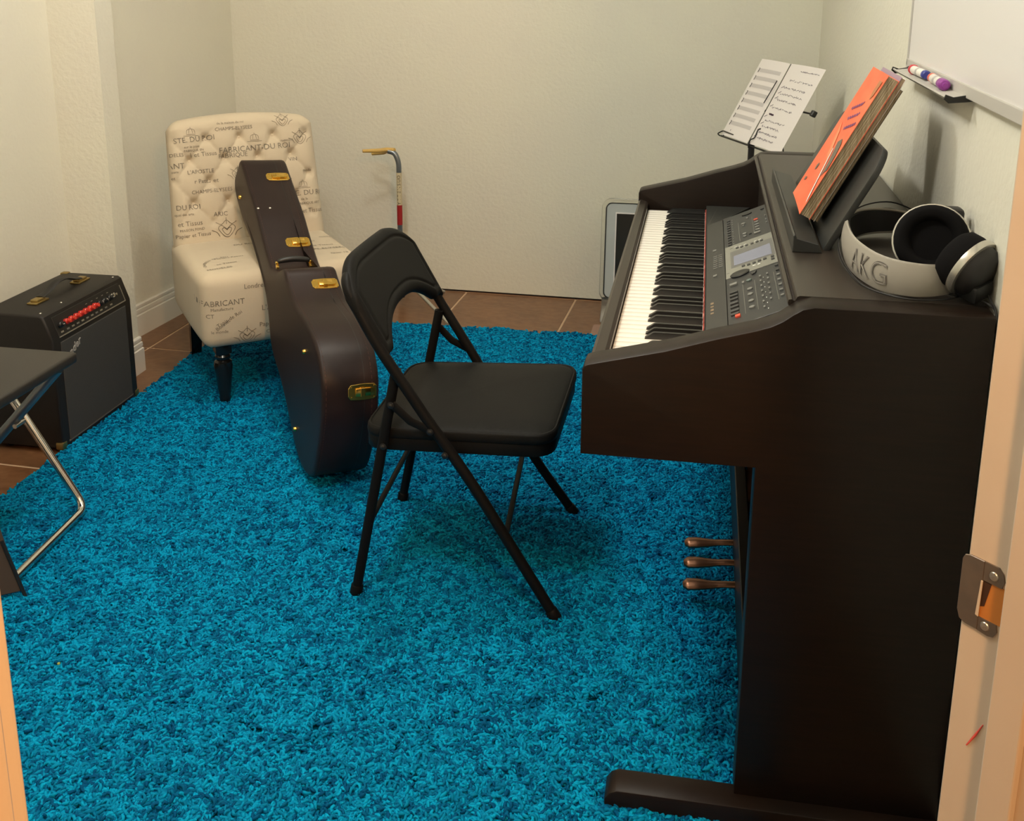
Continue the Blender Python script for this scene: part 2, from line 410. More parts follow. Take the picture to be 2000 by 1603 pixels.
# deep recess behind
b = NB(); box(b, (.0575, yi0, .690), (.160, yi1, .700)); obj('recess_floor', b, PLASD, pn)
for ya_, yb_ in ((1.6995, yi0), (2.5005, yi1)):
    b = NB(); hi_ = [(.0195, .690), (.0195, .722), (.0215, .7275), (.026, .7295), (.0565, .7425), (.0575, .690)]; lo_ = [(.0195, .690), (.0195, .716), (.0215, .7165), (.05, .7165), (.130, .7165), (.135, .690)]
    A = [b.verts.new((x, ya_, z)) for x, z in hi_]; B_ = [b.verts.new((x, yb_, z)) for x, z in lo_]; b.faces.new(A); b.faces.new(B_[::-1])
    for i in range(6): b.faces.new((A[i], A[(i+1) % 6], B_[(i+1) % 6], B_[i]))
    obj('surround_end', b, PLAS, pn)
# tilted button panel
P0 = V(.057, 0, .745); PX = V(.091, 0, .040).normalized(); PNn = V(-.040, 0, .091).normalized()
def pp(y, x, h=0):
    t = (x-.057)/PX.x; v = P0+PX*t+PNn*h; v.y = y; return v
PM = frame(P0, PX, (0, -1, 0), PNn)      # local x = up the panel, local y = towards the near end; z = outwards
PM = Matrix((PX, V(0, 1, 0), PX.cross(V(0, 1, 0)))).transposed().to_4x4(); PM.translation = P0
def pbox(b, y, x, sy, sx, h, bev=.0004, h0=-.001):
    """box on the panel centred at (y,x)"""
    t = (x-.057)/PX.x; box(b, (t-sx/2, y-sy/2, h0), (t+sx/2, y+sy/2, h), bev, 1, mtx=PM); return b
b = NB(); box(b, (0, 1.700, -.014), (.1045, 2.500, 0), .0015, 2, mtx=PM); cpn = obj('control_panel', b, PANEL, pn)
b = NB(); bz = [(2.221, .0588), (2.2205, .153), (1.985, .151), (1.9855, .0575)]
prism(b, [((x-.057)/PX.x, y) for y, x in bz], -.001, .0012, 'z', bev=.0004, mtx=PM); obj('display_bezel', b, BEZ, cpn)
b = NB(); prism(b, [((x-.057)/PX.x, y) for y, x in [(2.130, .074), (2.134, .1433), (2.052, .1433), (2.060, .074)]], .0010, .0016, 'z', mtx=PM); obj('display_screen', b, LCD, cpn)
b = NB(); prism(b, [((x-.057)/PX.x, y) for y, x in [(2.170, .068), (2.172, .149), (2.043, .149), (2.046, .068)]], .0010, .0013, 'z', mtx=PM); obj('display_mask', b, mat('mask_grey', (.16, .16, .15), .4), cpn)
def btn(y, x, sy, sx, m=BTN, h=.0022, nm='button'):
    b = NB(); pbox(b, y, x, sy, sx, h); return obj(nm, b, m, cpn)
_rb = {}
def rbtn(y, x, r, m=BTN, h=.0025, nm='round_button'):
    b = NB(); lathe(b, [(r, -.001), (r, h*.7), (r*.8, h), (.00001, h)], 12, PM @ Matrix.Translation(((x-.057)/PX.x, y, 0))); return obj(nm, b, m, cpn, smooth=40)
for k in range(11):
    y = 2.455-k*.0222; btn(y, .0690, .0075, .0080, BTND, .0025); btn(y, .0765, .006, .0022, BTN, .0010, 'indicator')
rbtn(2.463, .1094, .0001, PLASD)
b = NB(); lathe(b, [(.0095, -.001), (.0095, .0016), (.0085, .002), (.00001, .002)], 20, PM @ Matrix.Translation(((.1094-.057)/PX.x, 2.463, 0)) @ Matrix.Diagonal((1.25, .9, 1, 1))); obj('oval_window', b, PLASD, cpn)
btn(2.461, .1425, .010, .008, PLASD, .002); rbtn(2.4219, .1091, .003)
for y, r in ((2.3804, .005), (2.3613, .0025), (2.2856, .005), (2.2645, .0045)): rbtn(y, .0996, r)
rbtn(2.269, .1106, .003, BTND)
for k, y in enumerate((2.381, 2.356, 2.332, 2.309, 2.284)): btn(y, .126, .0075, .0095, BTNR if k == 0 else BTN, .002)
btn(2.2597, .1245, .010, .014)
for y in (2.385, 2.349, 2.3195): btn(y, .1458, .009, .003)
for k, (y, x) in enumerate(((2.196, .0826), (2.192, .0913), (2.1906, .101), (2.188, .1113), (2.1885, .1211), (2.1876, .1297))):
    btn(y-.010, x, .008, .0062, BTND, .003); btn(y+.004, x-.003, .005, .006, SILV if k != 3 else BTN, .0016, 'indicator')
for k, (y, x) in enumerate(((2.0348, .0904), (2.031, .1001), (2.030, .1099), (2.032, .1197), (2.032, .1295), (2.031, .1432), (2.0125, .143))):
    btn(y, x, .009, .0065, BTND, .003)
for x in (.109, .118): btn(2.0165, x, .007, .0065, SILV, .0016, 'indicator')
btn(2.020, .062, .0020, .006, BTND, .0014, 'indicator'); btn(2.199, .071, .003, .007, BTND, .0014, 'indicator')
b = NB(); lathe(b, [(.0150, -.001), (.0150, .0022), (.0138, .003), (.009, .0026), (.00001, .0022)], 28, PM @ Matrix.Translation(((.0830-.057)/PX.x, 1.9925, 0)) @ Matrix.Diagonal((1.28, 1.25, 1, 1))); dl = obj('data_dial', b, PLASD, cpn, smooth=40)
b = NB(); lathe(b, [(.0042, .002), (.0042, .0026), (.0034, .0012), (.00001, .001)], 14, PM @ Matrix.Translation(((.0745-.057)/PX.x, 1.9945, 0))); obj('finger_dimple', b, PANEL, cpn, smooth=40)
b = NB(); prism(b, [((x-.057)/PX.x, y) for y, x in [(1.972, .101), (1.973, .112), (1.962, .109), (1.957, .1035)]], -.001, .0022, 'z', mtx=PM); obj('arrow_button', b, BTND, cpn)
btn(1.9354, .0703, .011, .0140, BTN, .003)
for k, y in enumerate((1.8834, 1.8637, 1.8426, 1.8185, 1.7981, 1.7754, 1.757)):
    btn(y, .0695, .0085, .0150, BTND, .0035); btn(y-.0075, .0690, .0018, .0150, PLASD, .0006, 'slot')
btn(1.7442, .0735, .011, .0090, BTNR, .003)
btn(1.9283, .0869, .010, .0045); rbtn(1.930, .0968, .0052, mat('button_teal', (.16, .20, .18), .4))
for y in (1.8747, 1.8427, 1.8032, 1.7675): rbtn(y, .0966, .0052)
for k in range(7): btn(1.9307-k*.0309, .1163-.0001*k, .008, .0035); btn(1.9307-k*.0309-.012, .121, .003, .0015, SILV, .0008, 'indicator')
for k in range(6): btn(1.9318-k*.0308, .1287-.0002*k, .008, .0035)
for k in range(7): btn(1.9657-k*.0316, .1463-.0001*k, .0065, .0062, BTND if k < 2 else BTN)
for y0, y1, x in ((1.92, 1.745, .0855), (1.92, 1.745, .1058), (1.93, 1.76, .139), (2.41, 2.24, .089), (2.42, 2.26, .1185)):
    b = NB(); pbox(b, (y0+y1)/2, x, abs(y1-y0), .0006, .0004, 0); obj('printed_line', b, BEZ, cpn)
# switches and grille on the front surround
SX_ = V(.0305, 0, .013).normalized()
SM = Matrix((SX_, V(0, 1, 0), SX_.cross(V(0, 1, 0)))).transposed().to_4x4(); SM.translation = V(.026, 0, .7295)
def sbtn(y, t, sy, sx, m=BTN, h=.0018, nm='button'):
    b = NB(); box(b, (t-sx/2, y-sy/2, -.001), (t+sx/2, y+sy/2, h), .0003, 1, mtx=SM); return obj(nm, b, m, su)
sbtn(2.240, .013, .010, .0075); sbtn(2.045, .013, .010, .0075)
for k in range(7):
    for t in (.0140, .0250): sbtn(2.190-k*.0150, t, .0035, .0085, BTN, .0012, 'slider')
for k, y in enumerate((1.872, 1.853, 1.834, 1.815)): sbtn(y, .0065, .008 if k % 2 else .011, .006, mat('print_bronze', (.24, .17, .10), .5) if k == 0 else bpy.data.materials['print_bronze'], .0005, 'printed_mark')
# riser, top board with two grooved rails
b = NB(); prism(b, [(.150, .690), (.150, .786), (.1365, .838), (.1335, .846), (.1345, .8505), (.139, .8515), (.1415, .849), (.1435, .849), (.1465, .8555), (.150, .857), (.30, .857), (.404, .857), (.404, .842), (.175, .842), (.172, .690)], yi0-.0002, yi1+.0002, 'y'); obj('top_board', b, WOODTOP, pn, smooth=30)
b = NB(); box(b, (.1415, yi0, .8450), (.1438, yi1, .8494)); obj('rail_groove', b, DARKGAP, pn)
b = NB(); box(b, (.378, yi0, .05), (.398, yi1, .842)); obj('back_panel', b, WOOD, pn)
# lower rail with the pedals
b = NB(); box(b, (.112, yi0, .055), (.137, yi1, .185), .002, 1); pr_ = obj('pedal_rail', b, WOOD, pn)
for yc in (2.222, 2.137, 2.050):
    b = NB(); P = catmull([(.115, yc, .068), (.09, yc, .066), (.06, yc, .062), (.035, yc, .060), (.014, yc, .058), (.006, yc, .056)], 4); n = len(P)
    R_ = []
    for q in P:
        t = (.115-q.x)/.109; R_.append(.0105+.0075*max(0, min(1, (t-.35)/.4)) if t < .93 else .018-(t-.93)/.07*.008)
    tube(b, P, R_, 12, flat=((0, 1, 0), .55)); bmesh.ops.recalc_face_normals(b, faces=b.faces[:]); obj('pedal', b, PEDAL, pn, smooth=50)
for y0 in (1.448, Yf-.052):
    b = NB(); poly = [(-.098, .006), (-.103, .012), (-.103, .030), (-.096, .041), (-.084, .047), (.10, .047), (.404, .047), (.404, 0), (-.09, 0)]
    prism(b, poly, y0, y0+.052, 'y', bev=.003, seg=2); obj('foot', b, WOOD, pn, smooth=30)
# music desk with its ledge
dn = V(-.277, 0, .145).normalized(); du = V(.467, 0, .884).normalized(); dnn = V(-.884, 0, .467)
DM = Matrix((V(0, -1, 0), du, V(0, -1, 0).cross(du))).transposed().to_4x4(); DM.translation = V(.207, 2.40, .8585)   # x: towards the near end, y: up the slope
def rrect(w_, h_, r, n=8, bottom=False):
    P = [(0, 0), (w_, 0)]
    for cx_, cy_, a0 in ((w_-r, h_-r, 0), (r, h_-r, PI/2)):
        for k in range(n+1):
            a = a0+k*PI/2/n; P.append((cx_+r*math.cos(a), cy_+r*math.sin(a)))
    return P
b = NB(); prism(b, rrect(.595, .190, .052), -.0115, 0, 'z', bev=.0022, seg=2, mtx=DM); md = obj('music_desk', b, PLAS, pn, smooth=30)
b = NB(); prism(b, [(.157, .857), (.157, .8845), (.1595, .887), (.163, .8805), (.198, .872), (.205, .857)], 1.785, 2.415, 'y', bev=.001); obj('desk_ledge', b, PLAS, pn, smooth=30)
b = NB(); tube(b, [(.225, 1.86, .862), (.262, 1.86, .95)], .004, 8); obj('desk_strut', b, PLASD, pn)

# ------------------------------------------------------------ music books on the desk
def musicbook(name, label, yn_, yf_, xo, th, hgt, covm, backm, splay=0.0, tilt=0.0):
    """book standing on the ledge, leaning on the desk; xo = offset of its front face from the desk plane"""
    t = thing(name, label, 'book', (.19, (yn_+yf_)/2, .885), group='music books on the piano desk')
    M_ = Matrix((V(0, -1, 0), du, V(0, -1, 0).cross(du))).transposed().to_4x4()
    o_ = V(.2075, yf_, .8800)+M_.to_3x3() @ V(0, 0, xo); M_.translation = o_
    M_ = M_ @ Matrix.Rotation(tilt, 4, 'X')
    W_ = yf_-yn_
    ct = .0007
    for nm, z0, mm in (('back_cover', 0, backm), ('front_cover', th-ct, covm)):
        b = NB(); n = 8
        vs = []
        for zz in (z0, z0+ct):
            vs.append([[b.verts.new((W_*i/n, hgt*j/n, zz+splay*(i/n)**2*(z0/th if th else 0))) for i in range(n+1)] for j in range(n+1)])
        for a in (0, 1):
            for j in range(n):
                for i in range(n): b.faces.new((vs[a][j][i], vs[a][j][i+1], vs[a][j+1][i+1], vs[a][j+1][i]))
        for j in range(n):
            for i_ in (0, n): b.faces.new((vs[0][j][i_], vs[0][j+1][i_], vs[1][j+1][i_], vs[1][j][i_])); b.faces.new((vs[0][i_][j], vs[0][i_][j+1], vs[1][i_][j+1], vs[1][i_][j]))
        b.transform(M_); o = obj(nm, b, mm, t)
    ns = max(2, int(th/.0016))
    for k in range(ns):      # page blocks (signatures) fanning at the fore edge
        za = ct+(th-2*ct)*k/ns; zb_ = ct+(th-2*ct)*(k+.86)/ns; q = random.uniform(-.0012, .0012)
        b = NB(); n = 6
        vs = [[[b.verts.new((W_*.003+(W_-.0035+q)*i/n, .001+(hgt-.002)*j, zz+splay*(i/n)**2*((za+zb_)/2/th))) for i in range(n+1)] for j in (0, 1)] for zz in (za, zb_)]
        for a in (0, 1):
            for i in range(n): b.faces.new((vs[a][0][i], vs[a][0][i+1], vs[a][1][i+1], vs[a][1][i]))
        for i in range(n):
            for j in (0, 1): b.faces.new((vs[0][j][i], vs[0][j][i+1], vs[1][j][i+1], vs[1][j][i]))
        for i in (0, n): b.faces.new((vs[0][0][i], vs[0][1][i], vs[1][1][i], vs[1][0][i]))
        b.transform(M_); obj('page_block', b, PAGES, t)
    return t, M_, W_
B4, _, _ = musicbook('music_book', 'rearmost thin music book leaning on the piano desk, pale pages and tan cover', 1.912, 2.108, .0005, .0060, .265, PAGES, GREYP, 0)
B3, _, _ = musicbook('music_book', 'music book with purplish cover edge just behind the orange book on the piano desk', 1.905, 2.112, .0075, .0085, .284, mat('mauve_cover', (.36, .26, .34), .5), PAPER, 0)
B1, MB1, WB1 = musicbook('music_book', 'thick bright orange music book standing at the front of the piano desk', 1.897, 2.098, .0172, .0165, .276, ORNG, ORNG, .004)
# cover print: title lines in purple, grey and white figures
zz = .0172
for k, (y0, l, x0_) in enumerate(((.205, .085, .050), (.187, .090, .072), (.170, .080, .095))):
    b = NB(); pts = []
    n = 16
    for i in range(n+1): xx = x0_+.085*i/n; pts.append((xx, y0-.012+.0035*math.sin(i*2.1+k)+.022*i/n, zz+.004*(xx/WB1)**2))
    tube(b, pts, .0019, 4, flat=((0, 1, 0), .1)); b.transform(MB1); obj('cover_title', b, PURP, B1)
def flatpoly(name, poly, m, dz=0):
    b = NB(); f = b.faces.new([b.verts.new((x, y, zz+dz+.004*(x/WB1)**2)) for x, y in poly]); b.transform(MB1); return obj(name, b, m, B1)
flatpoly('cover_figure', [(.125, .135), (.150, .145), (.172, .138), (.190, .112), (.196, .088), (.180, .082), (.170, .070), (.160, .098), (.140, .118)], GREYP, .0002)
flatpoly('cover_figure', [(.118, .120), (.124, .122), (.196, .030), (.196, .022), (.180, .034)], PAPER, .0004)
flatpoly('cover_figure', [(.065, .075), (.075, .083), (.083, .080), (.080, .070), (.070, .066)], GREYP, .0002)
flatpoly('cover_figure', [(.04, .165), (.075, .150), (.125, .110), (.13, .095), (.10, .105), (.055, .145)], mat('light_orange', (1.0, .28, .13), .5), .0001)
flatpoly('cover_figure', [(.150, .262), (.185, .262), (.180, .235), (.165, .225), (.150, .240)], mat('ochre_print', (.50, .18, .07), .5), .0002)
flatpoly('cover_figure', [(.03, .035), (.045, .040), (.043, .046), (.028, .042)], GREYP, .0002)

# ------------------------------------------------------------ headphones lying on the piano top
hp = thing('headphones', 'pale and black over-ear headphones lying on the piano top beside the music books', 'headphones', (.33, 1.72, .858))
path = catmull([(.392, 1.905, 0), (.335, 1.935, 0), (.285, 1.915, 0), (.252, 1.850, 0), (.240, 1.760, 0), (.243, 1.665, 0), (.268, 1.580, 0), (.318, 1.550, 0), (.372, 1.578, 0), (.398, 1.625, 0)], 7)
def strap(P, z0, z1, off, th, crown=0, lean=.0):
    b = NB(); n = len(P); rows = []
    for i, q in enumerate(P):
        t = (P[min(i+1, n-1)]-P[max(i-1, 0)]).normalized(); nn = V(t.y, -t.x, 0); s = i/(n-1)
        taper = .55+.45*math.sin(PI*min(1, max(0, s)))**.6
        zc_ = (z0+z1)/2; hh = (z1-z0)/2*taper
        zm = z0+(z1-z0)/2
        sec = []
        for k in range(9):
            a = -1+2*k/8; sec.append((off+crown*(1-a*a)+lean*a, zm+a*hh))
        sec2 = [(o_-th, z_) for o_, z_ in reversed(sec)]
        rows.append([b.verts.new((q.x-nn.x*o_, q.y-nn.y*o_, z_)) for o_, z_ in sec+sec2])
    m_ = len(rows[0])
    for i in range(n-1):
        for k in range(m_): b.faces.new((rows[i][k], rows[i][(k+1) % m_], rows[i+1][(k+1) % m_], rows[i+1][k]))
    b.faces.new(rows[0][::-1]); b.faces.new(rows[-1]); return b
hb = obj('headband', strap(path, .8585, .910, .0, .0035, -.004), HPW, hp, smooth=50)
sgn = 1
obj('headband_lining', strap(path[2:-6], .8620, .907, .0042, .0030, 0, 0), HPB, hp, smooth=50).location = (0, 0, 0)
# piping bead along the upper and lower rims
for z_ in (.9095, .8592):
    b = NB(); n = len(path); tube(b, [V(q.x, q.y, (.88425+(z_-.88425)*(.55+.45*math.sin(PI*i/(n-1))**.6))) for i, q in enumerate(path)], .0022, 6); obj('band_piping', b, HPW, hp, smooth=60)
# embossed letters on the outside of the band
def outlined_text(s, size, off_in):
    out = []
    for off in (0, off_in):
        cu = bpy.data.curves.new('t', 'FONT'); cu.body = s; cu.size = size; cu.offset = off; cu.align_x = 'CENTER'; cu.align_y = 'CENTER'; cu.space_character = 1.15
        o = bpy.data.objects.new('t', cu); me = bpy.data.meshes.new_from_object(o); b = bmesh.new(); b.from_mesh(me)
        bpy.data.meshes.remove(me); bpy.data.objects.remove(o); bpy.data.curves.remove(cu); out.append(b)
    return out
def arclen(P):
    s = [0]
    for a, b in zip(P[:-1], P[1:]): s.append(s[-1]+(b-a).length)
    return s
SL_ = arclen(path)
def at_s(s):
    for i in range(len(path)-1):
        if SL_[i+1] >= s:
            f = (s-SL_[i])/(SL_[i+1]-SL_[i]); q = path[i].lerp(path[i+1], f)
            t0 = (path[i+1]-path[max(0, i-1)]).normalized(); t1 = (path[min(i+2, len(path)-1)]-path[i]).normalized(); t = t0.lerp(t1, f).normalized(); return q, t
    return path[-1], V(1, 0, 0)
sc_ = min(range(len(path)), key=lambda i: (path[i]-V(.2525, 1.614, 0)).length)
for k, (b, m_) in enumerate(zip(outlined_text('AKG', .048, -.0017), (mat('embossed_grey', (.22, .20, .18), .6), HPW))):
    for v in b.verts:
        q, t = at_s(SL_[sc_]+v.co.x); nn = V(t.y, -t.x, 0); a = v.co.y/.0255*.9
        o_ = -.0035-.004*(1-a*a)-.0014-.0006*k
        v.co = V(q.x-nn.x*o_, q.y-nn.y*o_, .8845+v.co.y)
    obj('band_lettering', b, m_, hb)
def earcup(c, ax, r, pad_t, parent, rev=1, refl=None):
    """ax = direction the pad faces"""
    m_ = axisframe(c, ax)
    b = NB(); lathe(b, [(r*.55, pad_t*.35), (r*.62, pad_t*.9), (r*.80, pad_t*1.12), (r*.95, pad_t*.9), (r, pad_t*.35), (r*.97, 0)], 36, m_); obj('ear_pad', b, VEL, parent, smooth=60)
    b = NB(); lathe(b, [(.00001, pad_t*.32), (r*.56, pad_t*.34), (r*.6, pad_t*.3)], 30, m_); obj('speaker_cloth', b, HPB, parent, smooth=60)
    b = NB(); lathe(b, [(r*.96, .002), (r*1.045, .001), (r*1.06, -.004), (r*1.04, -.009), (r*.9, -.010)], 36, m_); obj('silver_ring', b, mat('cup_silver', (.62, .60, .55), .25, .8) if 'cup_silver' not in bpy.data.materials else bpy.data.materials['cup_silver'], parent, smooth=60)
    b = NB(); lathe(b, [(r*.93, -.009), (r*.9, -.020), (r*.7, -.030), (r*.35, -.034), (.00001, -.034)], 32, m_); obj('cup_shell', b, HPB, parent, smooth=60)
    return m_
earcup((.350, 1.668, .9150), (-.20, -.90, .34), .0545, .022, hp)
earcup((.381, 1.556, .908), (-.66, .62, .42), .043, .028, hp)
# spring arches above the band and hinge blocks
b = NB(); tube(b, catmull([(.385, 1.90, .878), (.375, 1.84, .90), (.384, 1.76, .935), (.390, 1.70, .950)], 5), .0035, 8); obj('yoke', b, HPB, hp, smooth=60)
b = NB(); box(b, (.370, 1.690, .932), (.400, 1.724, .960), .006, 2); obj('hinge_block', b, HPB, hp, smooth=40)
b = NB(); box(b, (-.016, -.022, -.013), (.016, .022, .013), .004, 2, mtx=frame((.386, 1.545, .880), (.8, .5, .3), (-.5, .8, .1), (0, -.2, 1))); obj('hinge_block', b, PLASD, hp, smooth=40)
b = NB(); tube(b, catmull([(.397, 1.61, .870), (.400, 1.575, .872), (.402, 1.545, .89), (.396, 1.545, .905)], 5), .0035, 8); obj('yoke', b, HPB, hp, smooth=60)
for off in (0, .012):
    b = NB(); P = catmull([(.392, 1.90, .90-off), (.335, 1.95, .915-off), (.275, 1.93, .905-off), (.238, 1.84, .885-off), (.228, 1.74, .872-off*.7), (.232, 1.65, .866-off*.3), (.250, 1.575, .8615), (.30, 1.532, .861), (.36, 1.545, .862), (.398, 1.59, .868)], 7)
    tube(b, P, .0013, 6); obj('spring_wire', b, HPB, hp, smooth=60)
# the cord: tangled loops behind the near cup, running over the back of the piano
cb = thing('headphone_cord', 'black headphone cord tangled at the back edge of the piano top near the door jamb', 'cord', (.39, 1.58, .858))
for P in ([(.385, 1.63, .868), (.36, 1.60, .864), (.372, 1.565, .866), (.395, 1.575, .875), (.405, 1.60, .868), (.394, 1.62, .864), (.37, 1.58, .863), (.39, 1.55, .866), (.4045, 1.53, .873)],
          [(.40, 1.61, .882), (.396, 1.58, .887), (.403, 1.55, .880), (.4055, 1.52, .868), (.4075, 1.50, .862), (.4085, 1.485, .84), (.4085, 1.48, .80)],
          [(.35, 1.575, .862), (.375, 1.55, .864), (.392, 1.53, .866), (.403, 1.515, .864), (.4085, 1.50, .858), (.4087, 1.495, .83)]):
    b = NB(); tube(b, catmull(P, 7), .0017, 6); obj('cord_strand', b, RUBBER, cb, smooth=60)
# cables hanging behind the piano
for k, (P, lab) in enumerate((([(.408, 1.525, .60), (.403, 1.505, .56), (.400, 1.488, .48), (.4035, 1.487, .36), (.4072, 1.49, .27), (.4070, 1.487, .20), (.4072, 1.49, .14), (.407, 1.50, .06)], 'thick black power cable hanging behind the near end of the piano'),
        ([(.4072, 1.486, .44), (.4075, 1.49, .33), (.4065, 1.475, .262), (.4068, 1.470, .235), (.407, 1.468, .17), (.4075, 1.475, .08)], 'thin black lead looping beside the power cable behind the piano'))):
    b = NB(); tube(b, catmull(P, 8), .0028 if k == 0 else .0018, 8); o = obj('hanging_cable', b, RUBBER, smooth=60); tag(o, lab, 'cable', 'cables behind the piano')

# ============================================================ WHITEBOARD
wb = thing('whiteboard', 'wall-mounted dry-erase whiteboard with grey pen tray at upper right', 'whiteboard', (.40, 1.65, 1.5))
b = NB(); box(b, (.4005, 1.16, 1.140), (.411, 2.285, 1.95), .001, 1); obj('board_face', b, BOARD, wb)
for nm, lo, hi in (('board_frame', (.3975, 2.283, 1.128), (.4119, 2.291, 1.96)), ('board_frame', (.3975, 1.15, 1.122), (.412, 2.291, 1.142)), ('board_frame', (.3975, 1.15, 1.944), (.412, 2.291, 1.962)), ('board_frame', (.3975, 1.15, 1.128), (.412, 1.158, 1.96))):
    b = NB(); box(b, lo, hi, .0015, 2); obj(nm, b, TRAY, wb)
b = NB(); prism(b, [(.412, 1.133), (.412, 1.120), (.374, 1.1165), (.368, 1.122), (.3695, 1.1245), (.3755, 1.1215), (.40, 1.1245), (.400, 1.133)], 1.762, 2.262, 'y'); tr = obj('pen_tray', b, TRAY, wb, smooth=30)
for y0, y1 in ((1.758, 1.762), (2.262, 2.266)):
    b = NB(); prism(b, [(.412, 1.129), (.412, 1.117), (.373, 1.1135), (.3655, 1.120), (.368, 1.127), (.38, 1.123)], y0, y1, 'y', bev=.0005); obj('tray_end_cap', b, BLKMET, wb)
b = NB(); lathe(b, [(.004, 0), (.004, .003), (.003, .0045), (.0001, .005)], 12, frame((.396, 2.245, 1.1255), (0, 1, 0), (1, 0, 0), (0, 0, 1))); obj('tray_screw', b, BLKMET, wb, smooth=40)
def marker(name, label, c, d, L_, cap, plug, capL=.045):
    t = thing(name, label, 'marker', c, group='markers on the whiteboard tray'); m_ = axisframe(V(*c), V(*d))
    b = NB(); lathe(b, [(.0078, capL-.05), (.0078, L_-.012), (.0070, L_-.008)], 18, m_); obj('barrel', b, IVORY, t, smooth=40)
    b = NB(); lathe(b, [(.0001, -.024), (.0045, -.024), (.0050, -.020), (.0078, -.019), (.0092, -.016), (.0094, capL-.032), (.0082, capL-.030)], 18, m_); obj('cap', b, cap, t, smooth=40)
    b = NB(); lathe(b, [(.0080, L_-.014), (.0080, L_), (.006, L_+.003), (.0001, L_+.003)], 18, m_); obj('end_plug', b, plug, t, smooth=40)
    b = NB(); lathe(b, [(.0079, .045), (.0079, .060)], 18, m_); obj('printed_band', b, mat('marker_print', (.45, .43, .42), .6) if 'marker_print' not in bpy.data.materials else bpy.data.materials['marker_print'], t, smooth=40)
MP = mat('marker_purple', (.28, .045, .30), .35); MB_ = mat('marker_blue', (.045, .06, .30), .35); MO = mat('marker_orange', (.85, .12, .06), .35); MR = mat('marker_red', (.60, .03, .05), .35)
marker('marker', 'white marker with purple cap and orange end lying on the whiteboard tray', (.3855, 1.872, 1.1320), (0.02, 1, 0.01), .104, MP, MO)
marker('marker', 'white marker with red tip and blue end lying farther along the whiteboard tray', (.3860, 2.134, 1.1322), (0.0, -1, 0.01), .118, MR, MB_, .028)

# ============================================================ MUSIC STAND behind the piano
ya, ti = -1.150, .490
ax = V(math.cos(ya), math.sin(ya), 0); nv = V(math.sin(ya), -math.cos(ya), 0); upv = V(0, 0, 1)*math.cos(ti)-nv*math.sin(ti)
ft = V(.063, 3.611, .782)
SMx = Matrix((ax, upv, ax.cross(upv))).transposed().to_4x4(); SMx.translation = ft
ms = thing('music_stand', 'thin black wire music stand holding two sheets, behind the far end of the piano', 'music stand', (.16, 3.41, 0))
def wire(P, r=.0022, nm='desk_wire', m=BLKMET):
    b = NB(); tube(b, P, r, 7); b.transform(SMx); return obj(nm, b, m, ms, smooth=60)
wire([(-.012, -.004, -.006), (.425, -.004, -.006)], .003, 'desk_ledge')
wire([(0, 0, -.007), (.10, .08, -.012), (.203, .14, -.014), (.31, .08, -.012), (.42, 0, -.007)])
wire([(.197, -.002, -.002), (.197, .278, -.002)], .0042, 'desk_spine')
wire([(.203, .14, -.012), (.44, .145, -.012)], .003, 'desk_arm')
b = NB(); box(b, (.437, .137, -.020), (.451, .155, -.004), .002, 1); b.transform(SMx); obj('arm_end_cap', b, BLKMET, ms)
wire(smoothpath([(-.006, -.006, 0), (-.006, -.004, .012), (.012, .012, .008), (.092, .010, .006)], .008), .0022, 'page_holder')
wire(smoothpath([(.210, -.012, 0), (.218, .012, .012), (.236, .020, .010), (.222, .050, .006), (.236, .055, .006)], .008), .0020, 'page_holder')
pc = SMx @ V(.203, -.004, -.012); b = NB(); tube(b, [pc+V(0, 0, .012), V(pc.x, pc.y, .68)], .010, 10); obj('desk_clamp', b, BLKMET, ms, smooth=50)
b = NB(); tube(b, [V(pc.x, pc.y, .12), V(pc.x, pc.y, .70)], .0075, 10); obj('post', b, BLKMET, ms, smooth=50)
for a in (.3, 2.4, 4.5):
    b = NB(); tube(b, [(pc.x, pc.y, .30), (pc.x+.16*math.cos(a), pc.y+.16*math.sin(a), .015)], .005, 8); obj('leg', b, BLKMET, ms, smooth=50)
def sheet(name, label, x0_, w_, h_, twist=0, zoff=.001):
    t = thing(name, label, 'sheet music', SMx @ V(x0_+w_/2, 0, 0), group='paper sheets on the music stand')
    def S(x, y, dz=0):     # slightly curled page
        return SMx @ V(x0_+x+twist*y, y, zoff+.006*math.sin(PI*x/w_)*(1-.4*y/h_)+dz)
    b = NB(); n = 10; g = [[b.verts.new(S(w_*i/n, h_*j/n)) for i in range(n+1)] for j in range(n+1)]
    for j in range(n):
        for i in range(n): b.faces.new((g[j][i], g[j][i+1], g[j+1][i+1], g[j+1][i]))
    o = obj('page', b, PAPER, t, smooth=180)
    return t, S
s1, S1 = sheet('music_sheet', 'left sheet of printed empty staves on the music stand', .000, .191, .279)
def strip(S, x0_, x1_, y0_, y1_, dz=.0006, n=8):
    b = NB(); lo = [b.verts.new(S(x0_+(x1_-x0_)*i/n, y0_, dz)) for i in range(n+1)]; hi = [b.verts.new(S(x0_+(x1_-x0_)*i/n, y1_, dz)) for i in range(n+1)]
    for i in range(n): b.faces.new((lo[i], lo[i+1], hi[i+1], hi[i]))
    return b
for k in range(8):
    y = .246-k*.0275
    obj('staff', strip(S1, .026, .170, y-.0125, y), PGREY, s1)
    b = NB(); tube(b, [S1(.023, y+.001, .001), S1(.0255, y-.006, .001), S1(.0225, y-.009, .001), S1(.024, y-.0145, .001)], .0013, 4); obj('clef', b, mat('clef_ink', (.12, .11, .11), .8) if k == 0 else bpy.data.materials['clef_ink'], s1)
b = NB(); tube(b, [S1(.055, .020, .001), S1(.057, .024, .001)], .0008, 4); obj('page_mark', b, PINK, s1)
wire([(.176, .135, .009), (.183, .215, .009)], .0017, 'spring_clip')
